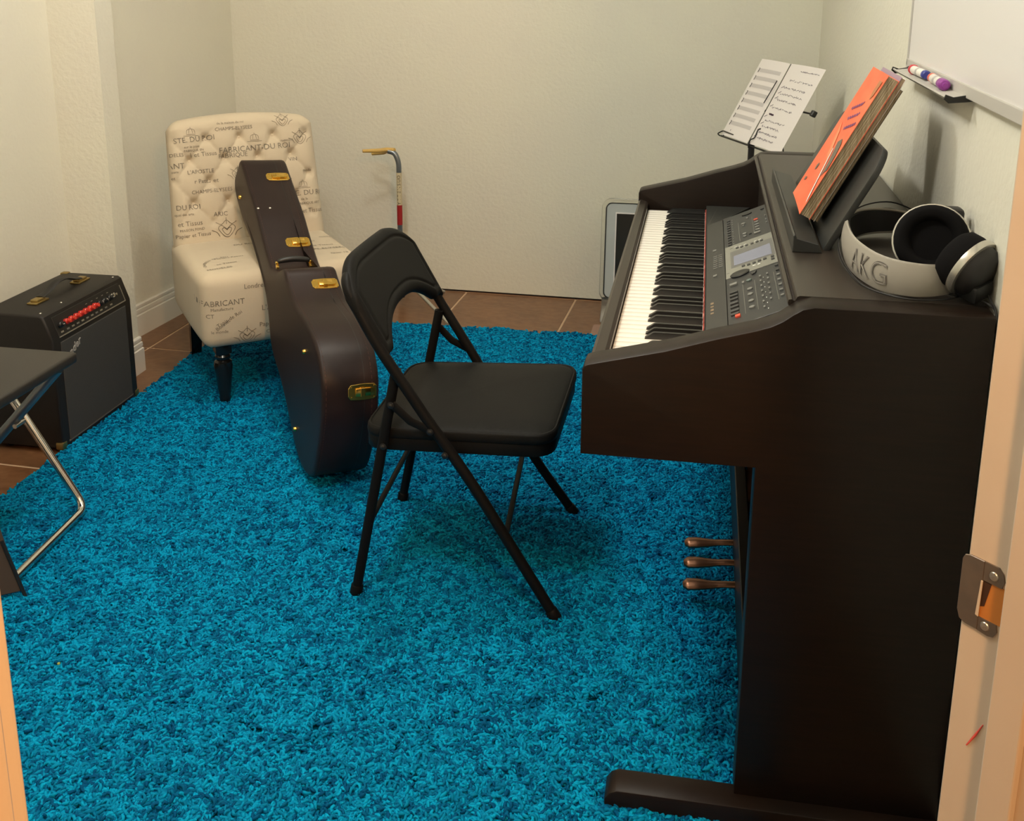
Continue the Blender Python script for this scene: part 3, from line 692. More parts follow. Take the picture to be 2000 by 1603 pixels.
s2, S2 = sheet('music_sheet', 'right sheet covered in handwritten lines on the music stand', .203, .208, .279, 0, .003)
def scribble(y, x0_, x1_, slope=0, amp=.003, r=.0006, m=PINK, seed=0):
    rnd = random.Random(seed); P = []; x = x0_
    b = NB()
    while x < x1_:
        L_ = rnd.uniform(.006, .016); n = int(L_/.0022)+2
        P = [S2(x+i*.0022, y+slope*(x-x0_)+rnd.uniform(-amp, amp), .001) for i in range(n)]
        tube(b, P, r, 4); x += L_+rnd.uniform(.002, .007)
    return obj('handwriting', b, m, s2)
scribble(.258, .085, .190, 0, .0022, .0007, PINK, 1)
for k, (y, x0_, x1_) in enumerate(((.225, .050, .185), (.199, .035, .165), (.178, .035, .165), (.157, .030, .155), (.130, .030, .160), (.086, .030, .150), (.066, .030, .140), (.045, .030, .140), (.026, .040, .135))):
    scribble(y, x0_, x1_, -.02, .0035, .00055, PINK, k+2)
for k, (x, y) in enumerate(((.020, .197), (.018, .178), (.015, .160), (.012, .132), (.010, .096), (.012, .072), (.012, .050), (.014, .028))):
    b = NB(); tube(b, [S2(x, y, .001), S2(x+.016, y+.007, .001)], .0008, 4); obj('pen_dash', b, PINK, s2)
b = NB(); P = [S2(.036+i*.0016, .108-.0001*i+.002*math.sin(i*2.3), .0012) for i in range(20)]; tube(b, P, .0017, 5); obj('crossed_out_word', b, PINKD, s2)

# ============================================================ GUITAR HANGER STAND (yellow hook)
hs = thing('guitar_stand', 'thin metal stand with a stickered post and yellow rubber hook by the back wall', 'stand', (-1.163, 4.0, 0))
b = NB(); P = smoothpath([(-1.163, 4.0, .03), (-1.163, 4.0, .575), (-1.178, 4.0, .612), (-1.205, 4.0, .618)], .03, 6); tube(b, P, .0105, 12); obj('post', b, STEEL, hs, smooth=60)
b = NB(); tube(b, [(-1.163, 4.0, .405), (-1.163, 4.0, .535)], .0109, 12, caps=False); obj('sticker', b, STK, hs, smooth=60)
b = NB(); tube(b, [(-1.163, 4.0, .325), (-1.163, 4.0, .405)], .0110, 12, caps=False); obj('red_sticker', b, STKR, hs, smooth=60)
for k, ch in enumerate('YTTENSUO'):
    t_ = text_bm(ch, .019)
    m_ = Matrix.Translation(V(-1.163, 4.0, .413+k*.0150)) @ Matrix.Rotation(.18, 4, 'Z') @ Matrix(((0, -1, 0, 0), (0, 0, -1, -.0113), (1, 0, 0, 0), (0, 0, 0, 1)))
    for v in t_.verts:
        a = v.co.y/.0112; v.co.z = -.0112*(1-math.cos(a)); v.co.y = .0112*math.sin(a)
    t_.transform(m_); obj('sticker_letter', t_, BLKMET, hs)
b = NB(); P = smoothpath([(-1.180, 4.0, .623), (-1.215, 4.0, .6235), (-1.232, 3.995, .620), (-1.296, 3.96, .6215)], .01); tube(b, P, [.0085]*(len(P)-1)+[.0065], 10); obj('rubber_hook', b, YEL, hs, smooth=60)
b = NB(); P = smoothpath([(-1.180, 4.0, .623), (-1.215, 4.02, .617), (-1.235, 4.05, .604), (-1.296, 4.085, .590)], .01); tube(b, P, [.0085]*(len(P)-1)+[.0065], 10); obj('rubber_hook', b, YEL, hs, smooth=60)
for e in ((-.905, 3.745, .012), (-1.02, 4.14, .012), (-1.45, 3.90, .012)):
    b = NB(); tube(b, [(-1.163, 4.0, .12), e], .0075, 10); obj('leg', b, SILV, hs, smooth=60)
b = NB(); tube(b, [(-1.163, 4.0, .025), (-1.163, 4.0, .15)], .014, 12); obj('leg_collar', b, BLKMET, hs, smooth=60)

# ============================================================ CLEAR-CASED MONITOR on the floor
mo = thing('monitor', 'old flat monitor with pale bezel and clear acrylic shell standing on the tiles', 'monitor', (-.14, 3.97, 0))
def rr(x0_, z0_, x1_, z1_, r, n=6):
    P = []
    for cx_, cz_, a0 in ((x1_-r, z1_-r, 0), (x0_+r, z1_-r, PI/2), (x0_+r, z0_+r, PI), (x1_-r, z0_+r, 1.5*PI)):
        for k in range(n+1): a = a0+k*PI/2/n; P.append((cx_+r*math.cos(a), cz_+r*math.sin(a)))
    return P
lean = Matrix.Translation((0, 3.955, 0)) @ Matrix.Rotation(math.radians(-4.5), 4, 'X') @ Matrix.Translation((0, -3.955, 0))
def ring(b, A, B, y0, y1, mtx):
    n = len(A); L = []
    for y in (y0, y1):
        for Q in (A, B): L.append([b.verts.new((p[0], y, p[1])) for p in Q])
    for i in range(n):
        j = (i+1) % n
        b.faces.new((L[0][i], L[0][j], L[1][j], L[1][i])); b.faces.new((L[2][i], L[2][j], L[3][j], L[3][i]))
        b.faces.new((L[0][i], L[0][j], L[2][j], L[2][i])); b.faces.new((L[1][i], L[1][j], L[3][j], L[3][i]))
    b.transform(mtx)
XR = .17
b = NB(); prism(b, rr(-.344, .085, XR-.012, .452, .022), 3.956, 3.990, 'y', bev=.002, mtx=lean); obj('bezel', b, MONW, mo, smooth=30)
b = NB(); prism(b, [(-.305, .123), (XR-.05, .123), (XR-.05, .413), (-.305, .413)], 3.9545, 3.958, 'y', mtx=lean); obj('screen', b, MONS, mo)
b = NB(); ring(b, rr(-.3095, .1185, XR-.0455, .4175, .001), rr(-.305, .123, XR-.05, .413, .001), 3.9535, 3.957, lean); obj('screen_trim', b, PAPER, mo)
b = NB(); ring(b, rr(-.3465, .0825, XR-.0095, .4545, .024), rr(-.344, .085, XR-.012, .452, .022), 3.9545, 3.988, lean); obj('bezel_seam', b, BLKMET, mo)
b = NB(); ring(b, rr(-.362, .072, XR+.004, .468, .034), rr(-.3475, .0815, XR-.0085, .4555, .025), 3.950, 3.985, lean); obj('acrylic_shell', b, ACR, mo, smooth=30)
for x in (-.352, XR-.05):
    b = NB(); prism(b, [(3.900, .003), (3.905, .016), (3.950, .055), (3.958, .085), (3.968, .085), (4.03, .003)], x, x+.045, 'x', bev=.002); obj('acrylic_foot', b, ACF, mo, smooth=30)
b = NB(); box(b, (-.345, 3.915, .001), (-.31, 3.93, .006), .001, 1); obj('foot_pad', b, mat('foot_pad_brown', (.20, .05, .03), .6), mo)
b = NB(); box(b, (-.372, 3.735, .0012), (-.16, 3.875, .0022)); o = obj('patch', b, mat('patch_pink', (.33, .20, .15), .8)); tag(o, 'small pinkish flat patch lying on the tiles in front of the monitor', 'patch')  # thin pinkish patch lying flat on the tiles
print('piano side ok')

# ============================================================ FOLDING CHAIR
fc = thing('folding_chair', 'black padded metal folding chair standing on the blue rug, facing the piano', 'chair', (-.475, 2.17, 0))
near = [(-.250, 1.945, .014), (-.427, 1.945, .304), (-.505, 1.945, .414), (-.614, 1.945, .577), (-.650, 1.947, .640)]
far = [(-.612, 2.388, .560), (-.543, 2.39, .449), (-.505, 2.39, .386), (-.371, 2.39, .157), (-.266, 2.39, .014)]
P = smoothpath(near+[(-.690, 1.962, .708), (-.698, 2.17, .716), (-.688, 2.374, .706)]+[(-.645, 2.388, .625)]+far, .105, 12)
b = NB(); tube(b, P, .0112, 12); obj('frame_tube', b, CHBLK, fc, smooth=60)
rl = None
for y, top, bot in ((1.958, (-.583, .530), (-.683, .014)), (2.377, (-.598, .520), (-.699, .014))):
    b = NB(); tube(b, [(top[0], y, top[1]), (bot[0], y, bot[1])], .0108, 12); obj('rear_leg', b, CHBLK, fc, smooth=60)
for x0_, z0_, x1_, z1_, nm in ((-.647, .185, -.665, .185, 'rear_crossbar'), (-.356, .186, -.390, .186, 'front_crossbar')):
    b = NB(); tube(b, [(x0_, 1.95, z0_), (x1_, 2.385, z1_)], .0062, 10); obj(nm, b, CHBLK, fc, smooth=60)
for y, Q in ((1.938, [(-.588, .462), (-.550, .428), (-.508, .411)]), (2.398, [(-.604, .470), (-.572, .438), (-.528, .417)])):
    b = NB(); tube(b, [(x, y, z) for x, z in Q], .009, 8, flat=((.6, 0, .8), .22)); obj('hinge_brace', b, CHBLK, fc, smooth=50)
for (x, y, z), ax_ in (((-.589, 1.934, .461), -1), ((-.508, 1.932, .411), -1), ((-.611, 1.946, .364), -1), ((-.478, 1.933, .362), -1), ((-.604, 2.402, .469), 1), ((-.528, 2.403, .416), 1)):
    b = NB(); lathe(b, [(.0072, 0), (.0072, .0015), (.0050, .0018), (.0046, .0038), (.0025, .005), (.0001, .0052)], 14, axisframe((x, y, z), (0, ax_, 0))); obj('rivet', b, BLKMET, fc, smooth=40)
for q, d in (((-.250, 1.945, .014), (-.177, 0, .29)), ((-.683, 1.958, .014), (.100, 0, .516)), ((-.266, 2.39, .014), (-.105, 0, .143)), ((-.699, 2.377, .014), (.101, 0, .506))):
    b = NB(); lathe(b, [(.0001, -.004), (.0125, -.004), (.0135, -.001), (.0132, .018), (.0118, .021)], 14, axisframe(q, d)); obj('foot_cap', b, CHBLK, fc, smooth=40)
def plan(x0_, x1_, ya0, ya1, yb0, yb1, r, n=6):
    """rounded trapezoid: at x0 spans ya0..ya1, at x1 spans yb0..yb1"""
    K = [(x0_, ya0), (x1_, yb0), (x1_, yb1), (x0_, ya1)]; out = []
    for i in range(4):
        a, b_, c = Vector(K[i-1]), Vector(K[i]), Vector(K[(i+1) % 4]); d1 = (a-b_).normalized()*r; d2 = (c-b_).normalized()*r
        for k in range(n+1):
            s = k/n; p = (b_+d1)*(1-s)**2+b_*2*s*(1-s)+(b_+d2)*s*s; out.append((p.x, p.y))
    return out
shear = Matrix(((1, 0, 0, 0), (0, 1, 0, 0), (.045, 0, 1, .0292), (0, 0, 0, 1)))
b = NB(); prism(b, plan(-.664, -.262, 1.972, 2.362, 1.962, 2.372, .055), .343, .372, 'z', bev=.003, seg=2, mtx=shear); obj('seat_pan', b, CHBLK, fc, smooth=35)
b = NB()
pl0 = plan(-.664, -.260, 1.970, 2.364, 1.960, 2.374, .055, 8)
cxm, cym = -.462, 2.167
rings = []
for sc_f, z in ((.985, .369), (1.0, .373), (1.003, .380), (.998, .388), (.985, .3925), (.972, .3925), (.966, .3905), (.955, .392), (.90, .3955), (.70, .400), (.40, .403), (.001, .404)):
    rings.append([b.verts.new((cxm+(x-cxm)*sc_f, cym+(y-cym)*sc_f, z)) for x, y in pl0])
n = len(pl0)
for A, B_ in zip(rings[:-1], rings[1:]):
    for i in range(n): b.faces.new((A[i], A[(i+1) % n], B_[(i+1) % n], B_[i]))
b.faces.new(rings[0][::-1]); b.transform(shear); obj('seat_cushion', b, CHVIN, fc, smooth=60)
def puff(S, N, D, Tf, Tb, r, extra=None, ns=40, nt=30):
    b = NB(); G = [[], []]
    for j in range(nt+1):
        rf, rb = [], []
        for i in range(ns+1):
            s = -1+2*i/ns; t = j/nt; p = S(s, t); nn = N(s, t); d = D(s, t); e = math.sqrt(max(0, 1-(1-min(1, d/r))**2)); ex = extra(s, t) if extra else 0
            vf = b.verts.new(p+nn*(Tf*e+ex)); rf.append(vf)
            rb.append(vf if (i in (0, ns) or j in (0, nt)) else b.verts.new(p-nn*Tb*e))
        G[0].append(rf); G[1].append(rb)
    for g in G:
        for j in range(nt):
            for i in range(ns): b.faces.new((g[j][i], g[j][i+1], g[j+1][i+1], g[j+1][i]))
    return b
def xline(z):
    K = [(.493, -.566), (.577, -.612), (.67, -.664), (.72, -.692), (.80, -.735)]
    for (a, xa), (c, xc) in zip(K[:-1], K[1:]):
        if z <= c: return xa+(xc-xa)*(z-a)/(c-a)
    return K[-1][1]
YC, YH = 2.1675, .229
def zrange(s):
    a = abs(s); top = .738
    if a > .42: q = (a-.42)/.58; top -= .085*(1-math.sqrt(max(0, 1-q*q)))
    bot = .556+.052*max(0, 1-(a/.80)**2.6)-(.0 if a < .93 else .010*(a-.93)/.07)
    return bot, top
def Sb(s, t):
    z0_, z1_ = zrange(s); z = z0_+(z1_-z0_)*t; return V(xline(z)-.008*(1-s*s)*(.3+.7*t), YC+YH*s, z)
NBK = V(.87, 0, .49)
def Db(s, t):
    z0_, z1_ = zrange(s); return max(0, min((1-abs(s))*YH, t*(z1_-z0_)*1.1, (1-t)*(z1_-z0_)*1.1))
def groove(s, t):
    d = Db(s, t); return -.0035*math.exp(-((d-.026)/.0035)**2)
obj('backrest', puff(Sb, lambda s, t: NBK, Db, .0140, .0165, .020, groove, 90, 60), CHVIN, fc, smooth=180)

# ============================================================ ARMCHAIR (slipper chair with script print)
WA, DA, zbA, ztA, HbA, rcA = .511, .405, .206, .434, .830, .205
ac = thing('slipper_chair', 'armless cream chair with tufted back and French script print, in the far left corner', 'chair', (-1.425, 2.805, 0), (0, 0, .644))
# seat block: rounded box with a crowned top
def seatS():
    b = NB(); ns, nt = 30, 26; lo_hi = []
    def P3(s, t, u):    # s,t,u in [-1,1] box -> superellipsoid-like rounded box
        return V(WA/2+s*WA/2, .25+t*.262, (zbA+ztA)/2+u*(ztA-zbA)/2)
    box(b, (0, -.012, zbA), (WA, .50, ztA), .034, 5)
    bmesh.ops.subdivide_edges(b, edges=[e for e in b.edges if e.calc_length() > .15], cuts=7, use_grid_fill=True)
    for v in b.verts:
        x, y, z = v.co; fx = 1-((x-WA/2)/(WA/2))**2; fy = 1-((y-.24)/.25)**2
        if z > ztA-.04: v.co.z += .007*max(0, fx)**.7*max(0, fy)**.7
        if y < .03: v.co.y -= .012*max(0, fx)**.6*(1-abs((z-.33)/.12)**2 if abs(z-.33) < .12 else 0)
        if x < .03 and z < .30: v.co.x += .0
        if x < .03: v.co.x -= .006*max(0, fy)**.6
    return b
seat = obj('seat', seatS(), CREAM, ac, local=True, smooth=60)
W2 = .486
def ztop(s): a = abs(s); return .838-.022*a**2-(.040*(1-math.sqrt(max(0, 1-((a-.80)/.20)**2))) if a > .80 else 0)
def Sa(s, t):
    z = .395+(ztop(s)-.395)*t; q = z-ztA
    return V(WA/2+s*(W2/2+.012*(1-t)), DA+.035+q*math.tan(rcA)+.004, z)
def Na(s, t): return V(0, -math.cos(rcA), math.sin(rcA))
def Da(s, t): return max(0, min((1-abs(s))*W2/2, t*.44+.03, (1-t)*(ztop(s)-.395)))
def tuft(s, t):
    p = Sa(s, t); x = p.x-WA/2+.012; z = (p.z-.760)/math.cos(rcA)
    m_ = min(1, max(0, (1-abs(s))/.20))*min(1, max(0, (.800-p.z)/.05))*min(1, max(0, (p.z-.47)/.05))
    a = x/.112+z/.140; c_ = x/.112-z/.140
    f = (abs(math.sin(PI*a)*math.sin(PI*c_)))**.33
    # distance to the nearest button
    best = 1
    r_ = round(-z/.070)
    for rr_ in (r_-1, r_, r_+1):
        off = .056*(rr_ % 2); k = round((x-off)/.112)
        if True: best = min(best, math.hypot(x-off-k*.112, z+rr_*.070))
    return m_*(.014*f-.012-.019*math.exp(-(best/.014)**2))
back = obj('backrest', puff(Sa, Na, Da, .045, .055, .042, tuft, 110, 100), CREAM, ac, local=True, smooth=180)
bvhs = {}
def bvh(o):
    if o.name not in bvhs:
        b = bmesh.new(); b.from_mesh(o.data); bvhs[o.name] = BVHTree.FromBMesh(b); b.free()
    return bvhs[o.name]
def decal(target, b, m_, d, mtl, name='printed_word', off=.0012):
    """b is flat in xy; placed by m_ (local coords of the chair) and projected along d"""
    bmesh.ops.triangulate(b, faces=b.faces[:]); bmesh.ops.subdivide_edges(b, edges=b.edges[:], cuts=1)
    b.transform(m_); T = bvh(target); d = Vector(d).normalized(); dead = []
    for v in b.verts:
        h = T.ray_cast(v.co-d*.3, d, .8)
        if h[0] is None: dead.append(v)
        else: v.co = h[0]-d*off
    bmesh.ops.delete(b, geom=dead, context='VERTS')
    if not b.faces: b.free(); return
    me = bpy.data.meshes.new(name); b.to_mesh(me); b.free(); me.materials.append(mtl)
    o = bpy.data.objects.new(name, me); C.objects.link(o); o.parent = target; return o
upb = V(0, math.sin(rcA), math.cos(rcA))
def onback(x, z, rot=0):   # text plane in front of the back: x to the chair's right as seen from the front
    m_ = Matrix((V(1, 0, 0), upb, V(1, 0, 0).cross(upb))).transposed().to_4x4(); m_.translation = V(x, DA-.05+(z-ztA)*math.tan(rcA), z)
    return m_ @ Matrix.Rotation(rot, 4, 'Z')
def crest(sz):
    b = NB(); pts = [(0, 0), (.3, .25), (.5, .1), (.35, -.2), (.1, -.45), (-.1, -.45), (-.35, -.2), (-.5, .1), (-.3, .25), (0, 0)]
    for P_ in (pts, [(x*.55, y*.6-.05) for x, y in pts], [(-.6, .45), (-.3, .3), (0, .55), (.3, .3), (.6, .45)], [(-.9, 0), (-.6, -.15), (-.45, -.4)], [(.9, 0), (.6, -.15), (.45, -.4)], [(0, .3), (0, .7)]):
        tube(b, [V(x*sz, y*sz, 0) for x, y in catmull([(x, y, 0) for x, y in P_], 3) for x, y in [(x, y)]] if False else [V(q.x*sz, q.y*sz, 0) for q in catmull([(x, y, 0) for x, y in P_], 3)], sz*.018, 3, flat=((0, 0, 1), 1))
    for v in b.verts: v.co.z *= .0
    return b
def crown(sz):
    b = NB()
    for P_ in ([(-.5, -.3), (.5, -.3)], [(-.45, -.2), (-.4, .15), (-.1, .3), (.1, .3), (.4, .15), (.45, -.2)], [(-.2, -.2), (-.15, .25)], [(.2, -.2), (.15, .25)], [(0, .3), (0, .5)], [(-.8, -.45), (.8, -.45)]):
        tube(b, [V(q.x*sz, q.y*sz, 0) for q in catmull([(x, y, 0) for x, y in P_], 3)], sz*.022, 3)
    for v in b.verts: v.co.z *= 0
    return b
bx = lambda px_: px_   # chair-local x
words = [('STE. DU ROI', .095, .775, .021, .05), ('sur le pont', .085, .752, .010, .03), ('FABRIQUE EN', .09, .740, .009, .03), ('CHAMPS-ELYSEES', .225, .803, .014, .02), ('de la maison du roi', .215, .822, .010, .02),
         ('MODELES', .022, .728, .014, 0), ('ANT', .030, .693, .022, 0), ('paris', .025, .675, .009, 0), ('et', .018, .655, .013, 0), ('\\ et Tissus', .120, .726, .018, .03), ("FABRICANT-DU ROI", .290, .735, .023, .02), ('FABRIQUE', .215, .716, .018, .02),
         ("L'APOSTLE", .105, .671, .016, .02), ('r Petits et', .120, .640, .017, .0), ('CHAMPS-ELYSEES', .135, .607, .015, .02), ('DU ROI', .055, .560, .020, 0), ('quai des arts', .040, .538, .010, 0), ('ARIC', .155, .530, .018, 0),
         ('et Tissus', .055, .508, .019, .02), ('MAISON FOND', .060, .488, .010, .03), ('Papier et Tissus', .062, .470, .015, .03), ('STE. DU ROI', .455, .575, .021, 0), ('de la', .44, .555, .010, 0), ('FABRIQUE ART', .455, .540, .010, 0), ('et Tissus', .465, .515, .018, 0), ('VIN', .415, .690, .016, 0), ('FABRIQUE', .40, .753, .008, .05), ('mode', .46, .65, .012, 0), ("L'ART", .38, .62, .016, 0)]
for s_, x, z, sz, ro_ in words:
    decal(back, text_bm(s_, sz*1.15), onback(x, z, ro_), -Vector(Na(0, 0)), INK)
for x, z, sz, fn in ((.085, .800, .030, crown), (.390, .820, .040, crest), (.445, .760, .045, crest), (.170, .480, .055, crest), (.225, .655, .040, crest), (.44, .605, .030, crown), (.29, .77, .03, crown)):
    decal(back, fn(sz), onback(x, z), -Vector(Na(0, 0)), INK, 'printed_crest')
def onfront(x, z, rot=0):
    m_ = Matrix((V(1, 0, 0), V(0, 0, 1), V(0, -1, 0))).transposed().to_4x4(); m_.translation = V(x, -.10, z); return m_ @ Matrix.Rotation(rot, 4, 'Z')
for s_, x, z, sz, ro_ in (('FABRICANT', .058, .350, .022, 0), ('Manufacture', .055, .332, .012, 0), ('CT', .02, .312, .016, 0), ('Tapis de Roi', .075, .300, .015, .5), ('Bonnet', .055, .283, .015, .6), ('le monde', .045, .262, .012, 0), ("L'ART", .200, .322, .021, 0), ('JAN.', .215, .302, .012, 0), ('Papier et Tissus', .225, .270, .018, 0), ('CHAMPS-ELYSEES', .245, .245, .015, 0), ('Londres', .155, .393, .018, 0), ('Paris 1871', .36, .35, .02, 0), ('FABRIQUE', .42, .30, .018, 0)):
    decal(seat, text_bm(s_, sz*1.1), onfront(x, z, ro_), (0, 1, 0), INK)
decal(seat, crest(.045), onfront(.125, .240), (0, 1, 0), INK, 'printed_crest')
def ontop(x, y, rot=0): return Matrix.Translation((x, y, .60)) @ Matrix.Rotation(rot, 4, 'Z')
for s_, x, y, sz, ro_ in (('MODELES', .07, .055, .018, .1), ('et Tissus', .10, .10, .018, .15), ('Papiers Peints', .12, .16, .016, 0), ('DU ROI', .20, .30, .02, 0), ('Papier et Tissus', .40, .19, .020, 0), ('CHAMPS-ELYSEES', .405, .145, .022, 0), ('FABRICANT', .38, .25, .016, 0), ('Quai 12', .45, .08, .018, 0), ('mode', .47, .30, .018, 0), ('STE. DU ROI', .33, .34, .018, 0)):
    decal(seat, text_bm(s_, sz), ontop(x, y, ro_), (0, 0, -1), INK)
arcP = NB()
for k, ch in enumerate('CHAMBRES DU ROI'):
    a = PI*1.02-k*.13; t_ = text_bm(ch, .014); t_.transform(Matrix.Translation((.105+.07*math.cos(a), .06+.075*math.sin(a)-.02, .6)) @ Matrix.Rotation(a-PI/2, 4, 'Z')); merge(arcP, t_)
decal(seat, arcP, Matrix.Identity(4), (0, .35, -1), INK)
# covered buttons in the tufts
for r_ in range(-0, 5):
    off = .056*(r_ % 2)
    for k in range(-3, 4):
        x = off+k*.112-.012; z = .760-r_*.070*math.cos(rcA)
        if abs(x) < .185 and z > .50:
            h = bvh(back).ray_cast(V(WA/2+x, 0, z), V(0, 1, 0))
            if h[0] is not None:
                b = NB(); lathe(b, [(.0065, -.003), (.0065, .0005), (.005, .0022), (.0001, .0026)], 14, axisframe(h[0], Na(0, 0))); obj('tuft_button', b, CREAM, back, local=True, smooth=60)
lp = [(.0001, .0), (.0125, 0), (.0155, .004), (.0175, .016), (.0165, .022), (.0185, .030), (.0245, .085), (.0285, .118), (.0265, .132), (.0190, .138), (.0225, .143), (.0235, .150), (.0195, .156), (.0215, .162)]
for x, y in ((.062, .052), (WA-.062, .052)):
    b = NB(); lathe(b, lp, 22, Matrix.Translation((x, y, .014))); box(b, (x-.024, y-.024, .174), (x+.024, y+.024, .215), .003, 2); obj('leg', b, BLACKWOOD, ac, local=True, smooth=40)
for x, y in ((.065, .50), (WA-.065, .50)):
    b = NB(); q = [(-.021, -.021), (.021, -.021), (.021, .021), (-.021, .021)]
    A = [b.verts.new((x+u_*.75, y+v_*.75+.035, .004)) for u_, v_ in q]; B_ = [b.verts.new((x+u_*1.1, y+v_*1.1-.02, .225)) for u_, v_ in q]
    b.faces.new(A[::-1]); b.faces.new(B_)
    for i in range(4): b.faces.new((A[i], A[(i+1) % 4], B_[(i+1) % 4], B_[i]))
    bmesh.ops.bevel(b, geom=b.edges[:], offset=.003, segments=2, affect='EDGES'); obj('leg', b, BLACKWOOD, ac, local=True, smooth=40)
b = NB(); box(b, (.03, .03, .200), (WA-.03, .48, .210)); obj('dust_cover', b, BLACKWOOD, ac, local=True)

# ============================================================ GUITAR CASE leaning over the chair seat
KS = 1.025
Rm = Matrix(((.821, -.310, -.479), (.568, .359, .741), (-.058, -.880, .471)))
w_, vneg, a_ = Rm.col[0].normalized(), Rm.col[1].normalized(), Rm.col[2].normalized()
a_ = a_.normalized(); vneg = (vneg-a_*vneg.dot(a_)).normalized(); w_ = vneg.cross(a_)
oo = V(0, 0, H)+(V(-.88, 2.271, .142)-V(0, 0, H))*KS
GM = Matrix((w_, vneg, a_)).transposed()
gc = thing('guitar_case', 'dark brown hard guitar case with brass latches leaning on the script print chair', 'guitar case', oo, GM)
TC = .142*KS
OUT = [(-.05, .015), (.0, .012), (.076, .022), (.13, .035), (.17, .055), (.205, .08), (.230, .12), (.240, .16), (.236, .21), (.222, .265), (.195, .33), (.174, .385), (.166, .44), (.165, .49), (.166, .515), (.152, .538), (.105, .578), (.068, .63), (.060, .655),
       (.058, .72), (.062, .80), (.066, .87), (.063, .95), (.058, 1.03), (.055, 1.10), (.046, 1.155), (.0, 1.175), (-.05, 1.196), (-.075, 1.193), (-.092, 1.17), (-.097, 1.13), (-.092, 1.04), (-.076, .95), (-.061, .89), (-.052, .77), (-.054, .68), (-.072, .62), (-.107, .572), (-.131, .533), (-.137, .48), (-.128, .39), (-.137, .28), (-.150, .20), (-.148, .14), (-.128, .08), (-.09, .035)]
OUT = [(v*KS, u*KS) for v, u in OUT]
def smooth_closed(P, n=3):
    Q = [Vector((p[0], p[1], 0)) for p in P]; N_ = len(Q); out = []
    for i in range(N_):
        p0, p1, p2, p3 = Q[i-1], Q[i], Q[(i+1) % N_], Q[(i+2) % N_]
        for k in range(n):
            t = k/n; q = .5*((2*p1)+(p2-p0)*t+(2*p0-5*p1+4*p2-p3)*t*t+(3*p1-p0-3*p2+p3)*t**3); out.append((q.x, q.y))
    return out
OS = smooth_closed(OUT, 3)
def inset(P, d):
    out = []; n = len(P)
    for i in range(n):
        a, b_ = Vector(P[i-1]), Vector(P[(i+1) % n]); t = (b_-a).normalized(); nn = Vector((t.y, -t.x)); out.append((P[i][0]-nn.x*d, P[i][1]-nn.y*d))
    return out
area = sum(OS[i][0]*OS[(i+1) % len(OS)][1]-OS[(i+1) % len(OS)][0]*OS[i][1] for i in range(len(OS)))
sg = 1 if area > 0 else -1
def case_shell(w0, w1, cap0, cap1):
    b = NB(); rings = []
    L = []
    if cap0: L += [(w0, .030), (w0, .012), (w0+.001, .005), (w0+.004, .001), (w0+.007, 0)]
    else: L += [(w0, 0)]
    if cap1: L += [(w1-.012, 0), (w1-.005, .002), (w1-.001, .007), (w1, .014), (w1+.001, .032)]
    else: L += [(w1, 0)]
    for w__, d in L:
        rings.append([b.verts.new((w__, -v, u)) for v, u in inset(OS, sg*d)])
    n = len(OS)
    for A, B_ in zip(rings[:-1], rings[1:]):
        for i in range(n): b.faces.new((A[i], A[(i+1) % n], B_[(i+1) % n], B_[i]))
    f0 = b.faces.new(rings[0][::-1]); f1 = b.faces.new(rings[-1])
    bmesh.ops.triangulate(b, faces=[f0, f1], ngon_method='EAR_CLIP'); return b
ws = .104*KS
obj('case_body', case_shell(0, ws-.0008, True, False), VINYL, gc, local=True, smooth=35)
obj('case_lid', case_shell(ws+.0008, TC, False, True), VINYL, gc, local=True, smooth=35)
b = NB(); P = [V(ws, -v, u) for v, u in inset(OS, sg*.0012)]; tube(b, P+[P[0]], .0013, 5); obj('lid_seam', b, BLKMET, gc, local=True)
for wv, nm in ((TC-.020, 'stitching'), (.010, 'stitching')):
    b = NB(); Q = inset(OS, -sg*.0002)
    for i in range(len(Q)):
        p, q = Q[i], Q[(i+1) % len(Q)]
        n2 = max(1, int(math.dist(p, q)/.008))
        for k in range(n2):
            f0, f1 = k/n2, (k+.6)/n2; A = V(wv, -(p[0]+(q[0]-p[0])*f0), p[1]+(q[1]-p[1])*f0); B_ = V(wv, -(p[0]+(q[0]-p[0])*f1), p[1]+(q[1]-p[1])*f1); tube(b, [A, B_], .0006, 3, caps=False)
    obj(nm, b, STITCH, gc, local=True)
def rim_at(u, side=1):
    """point and outward normal on the rim, camera side"""
    best = None
    for i in range(len(OS)):
        v, uu = OS[i]
        if v*side < .02: continue
        d = abs(uu-u)
        if best is None or d < best[0]: best = (d, i)
    i = best[1]; a, b_ = Vector(OS[i-2]), Vector(OS[(i+2) % len(OS)]); t = (b_-a).normalized(); nn = Vector((t.y, -t.x))*sg
    return V(0, -OS[i][0], OS[i][1]), V(0, -nn.x, nn.y), V(0, -t.x, t.y)
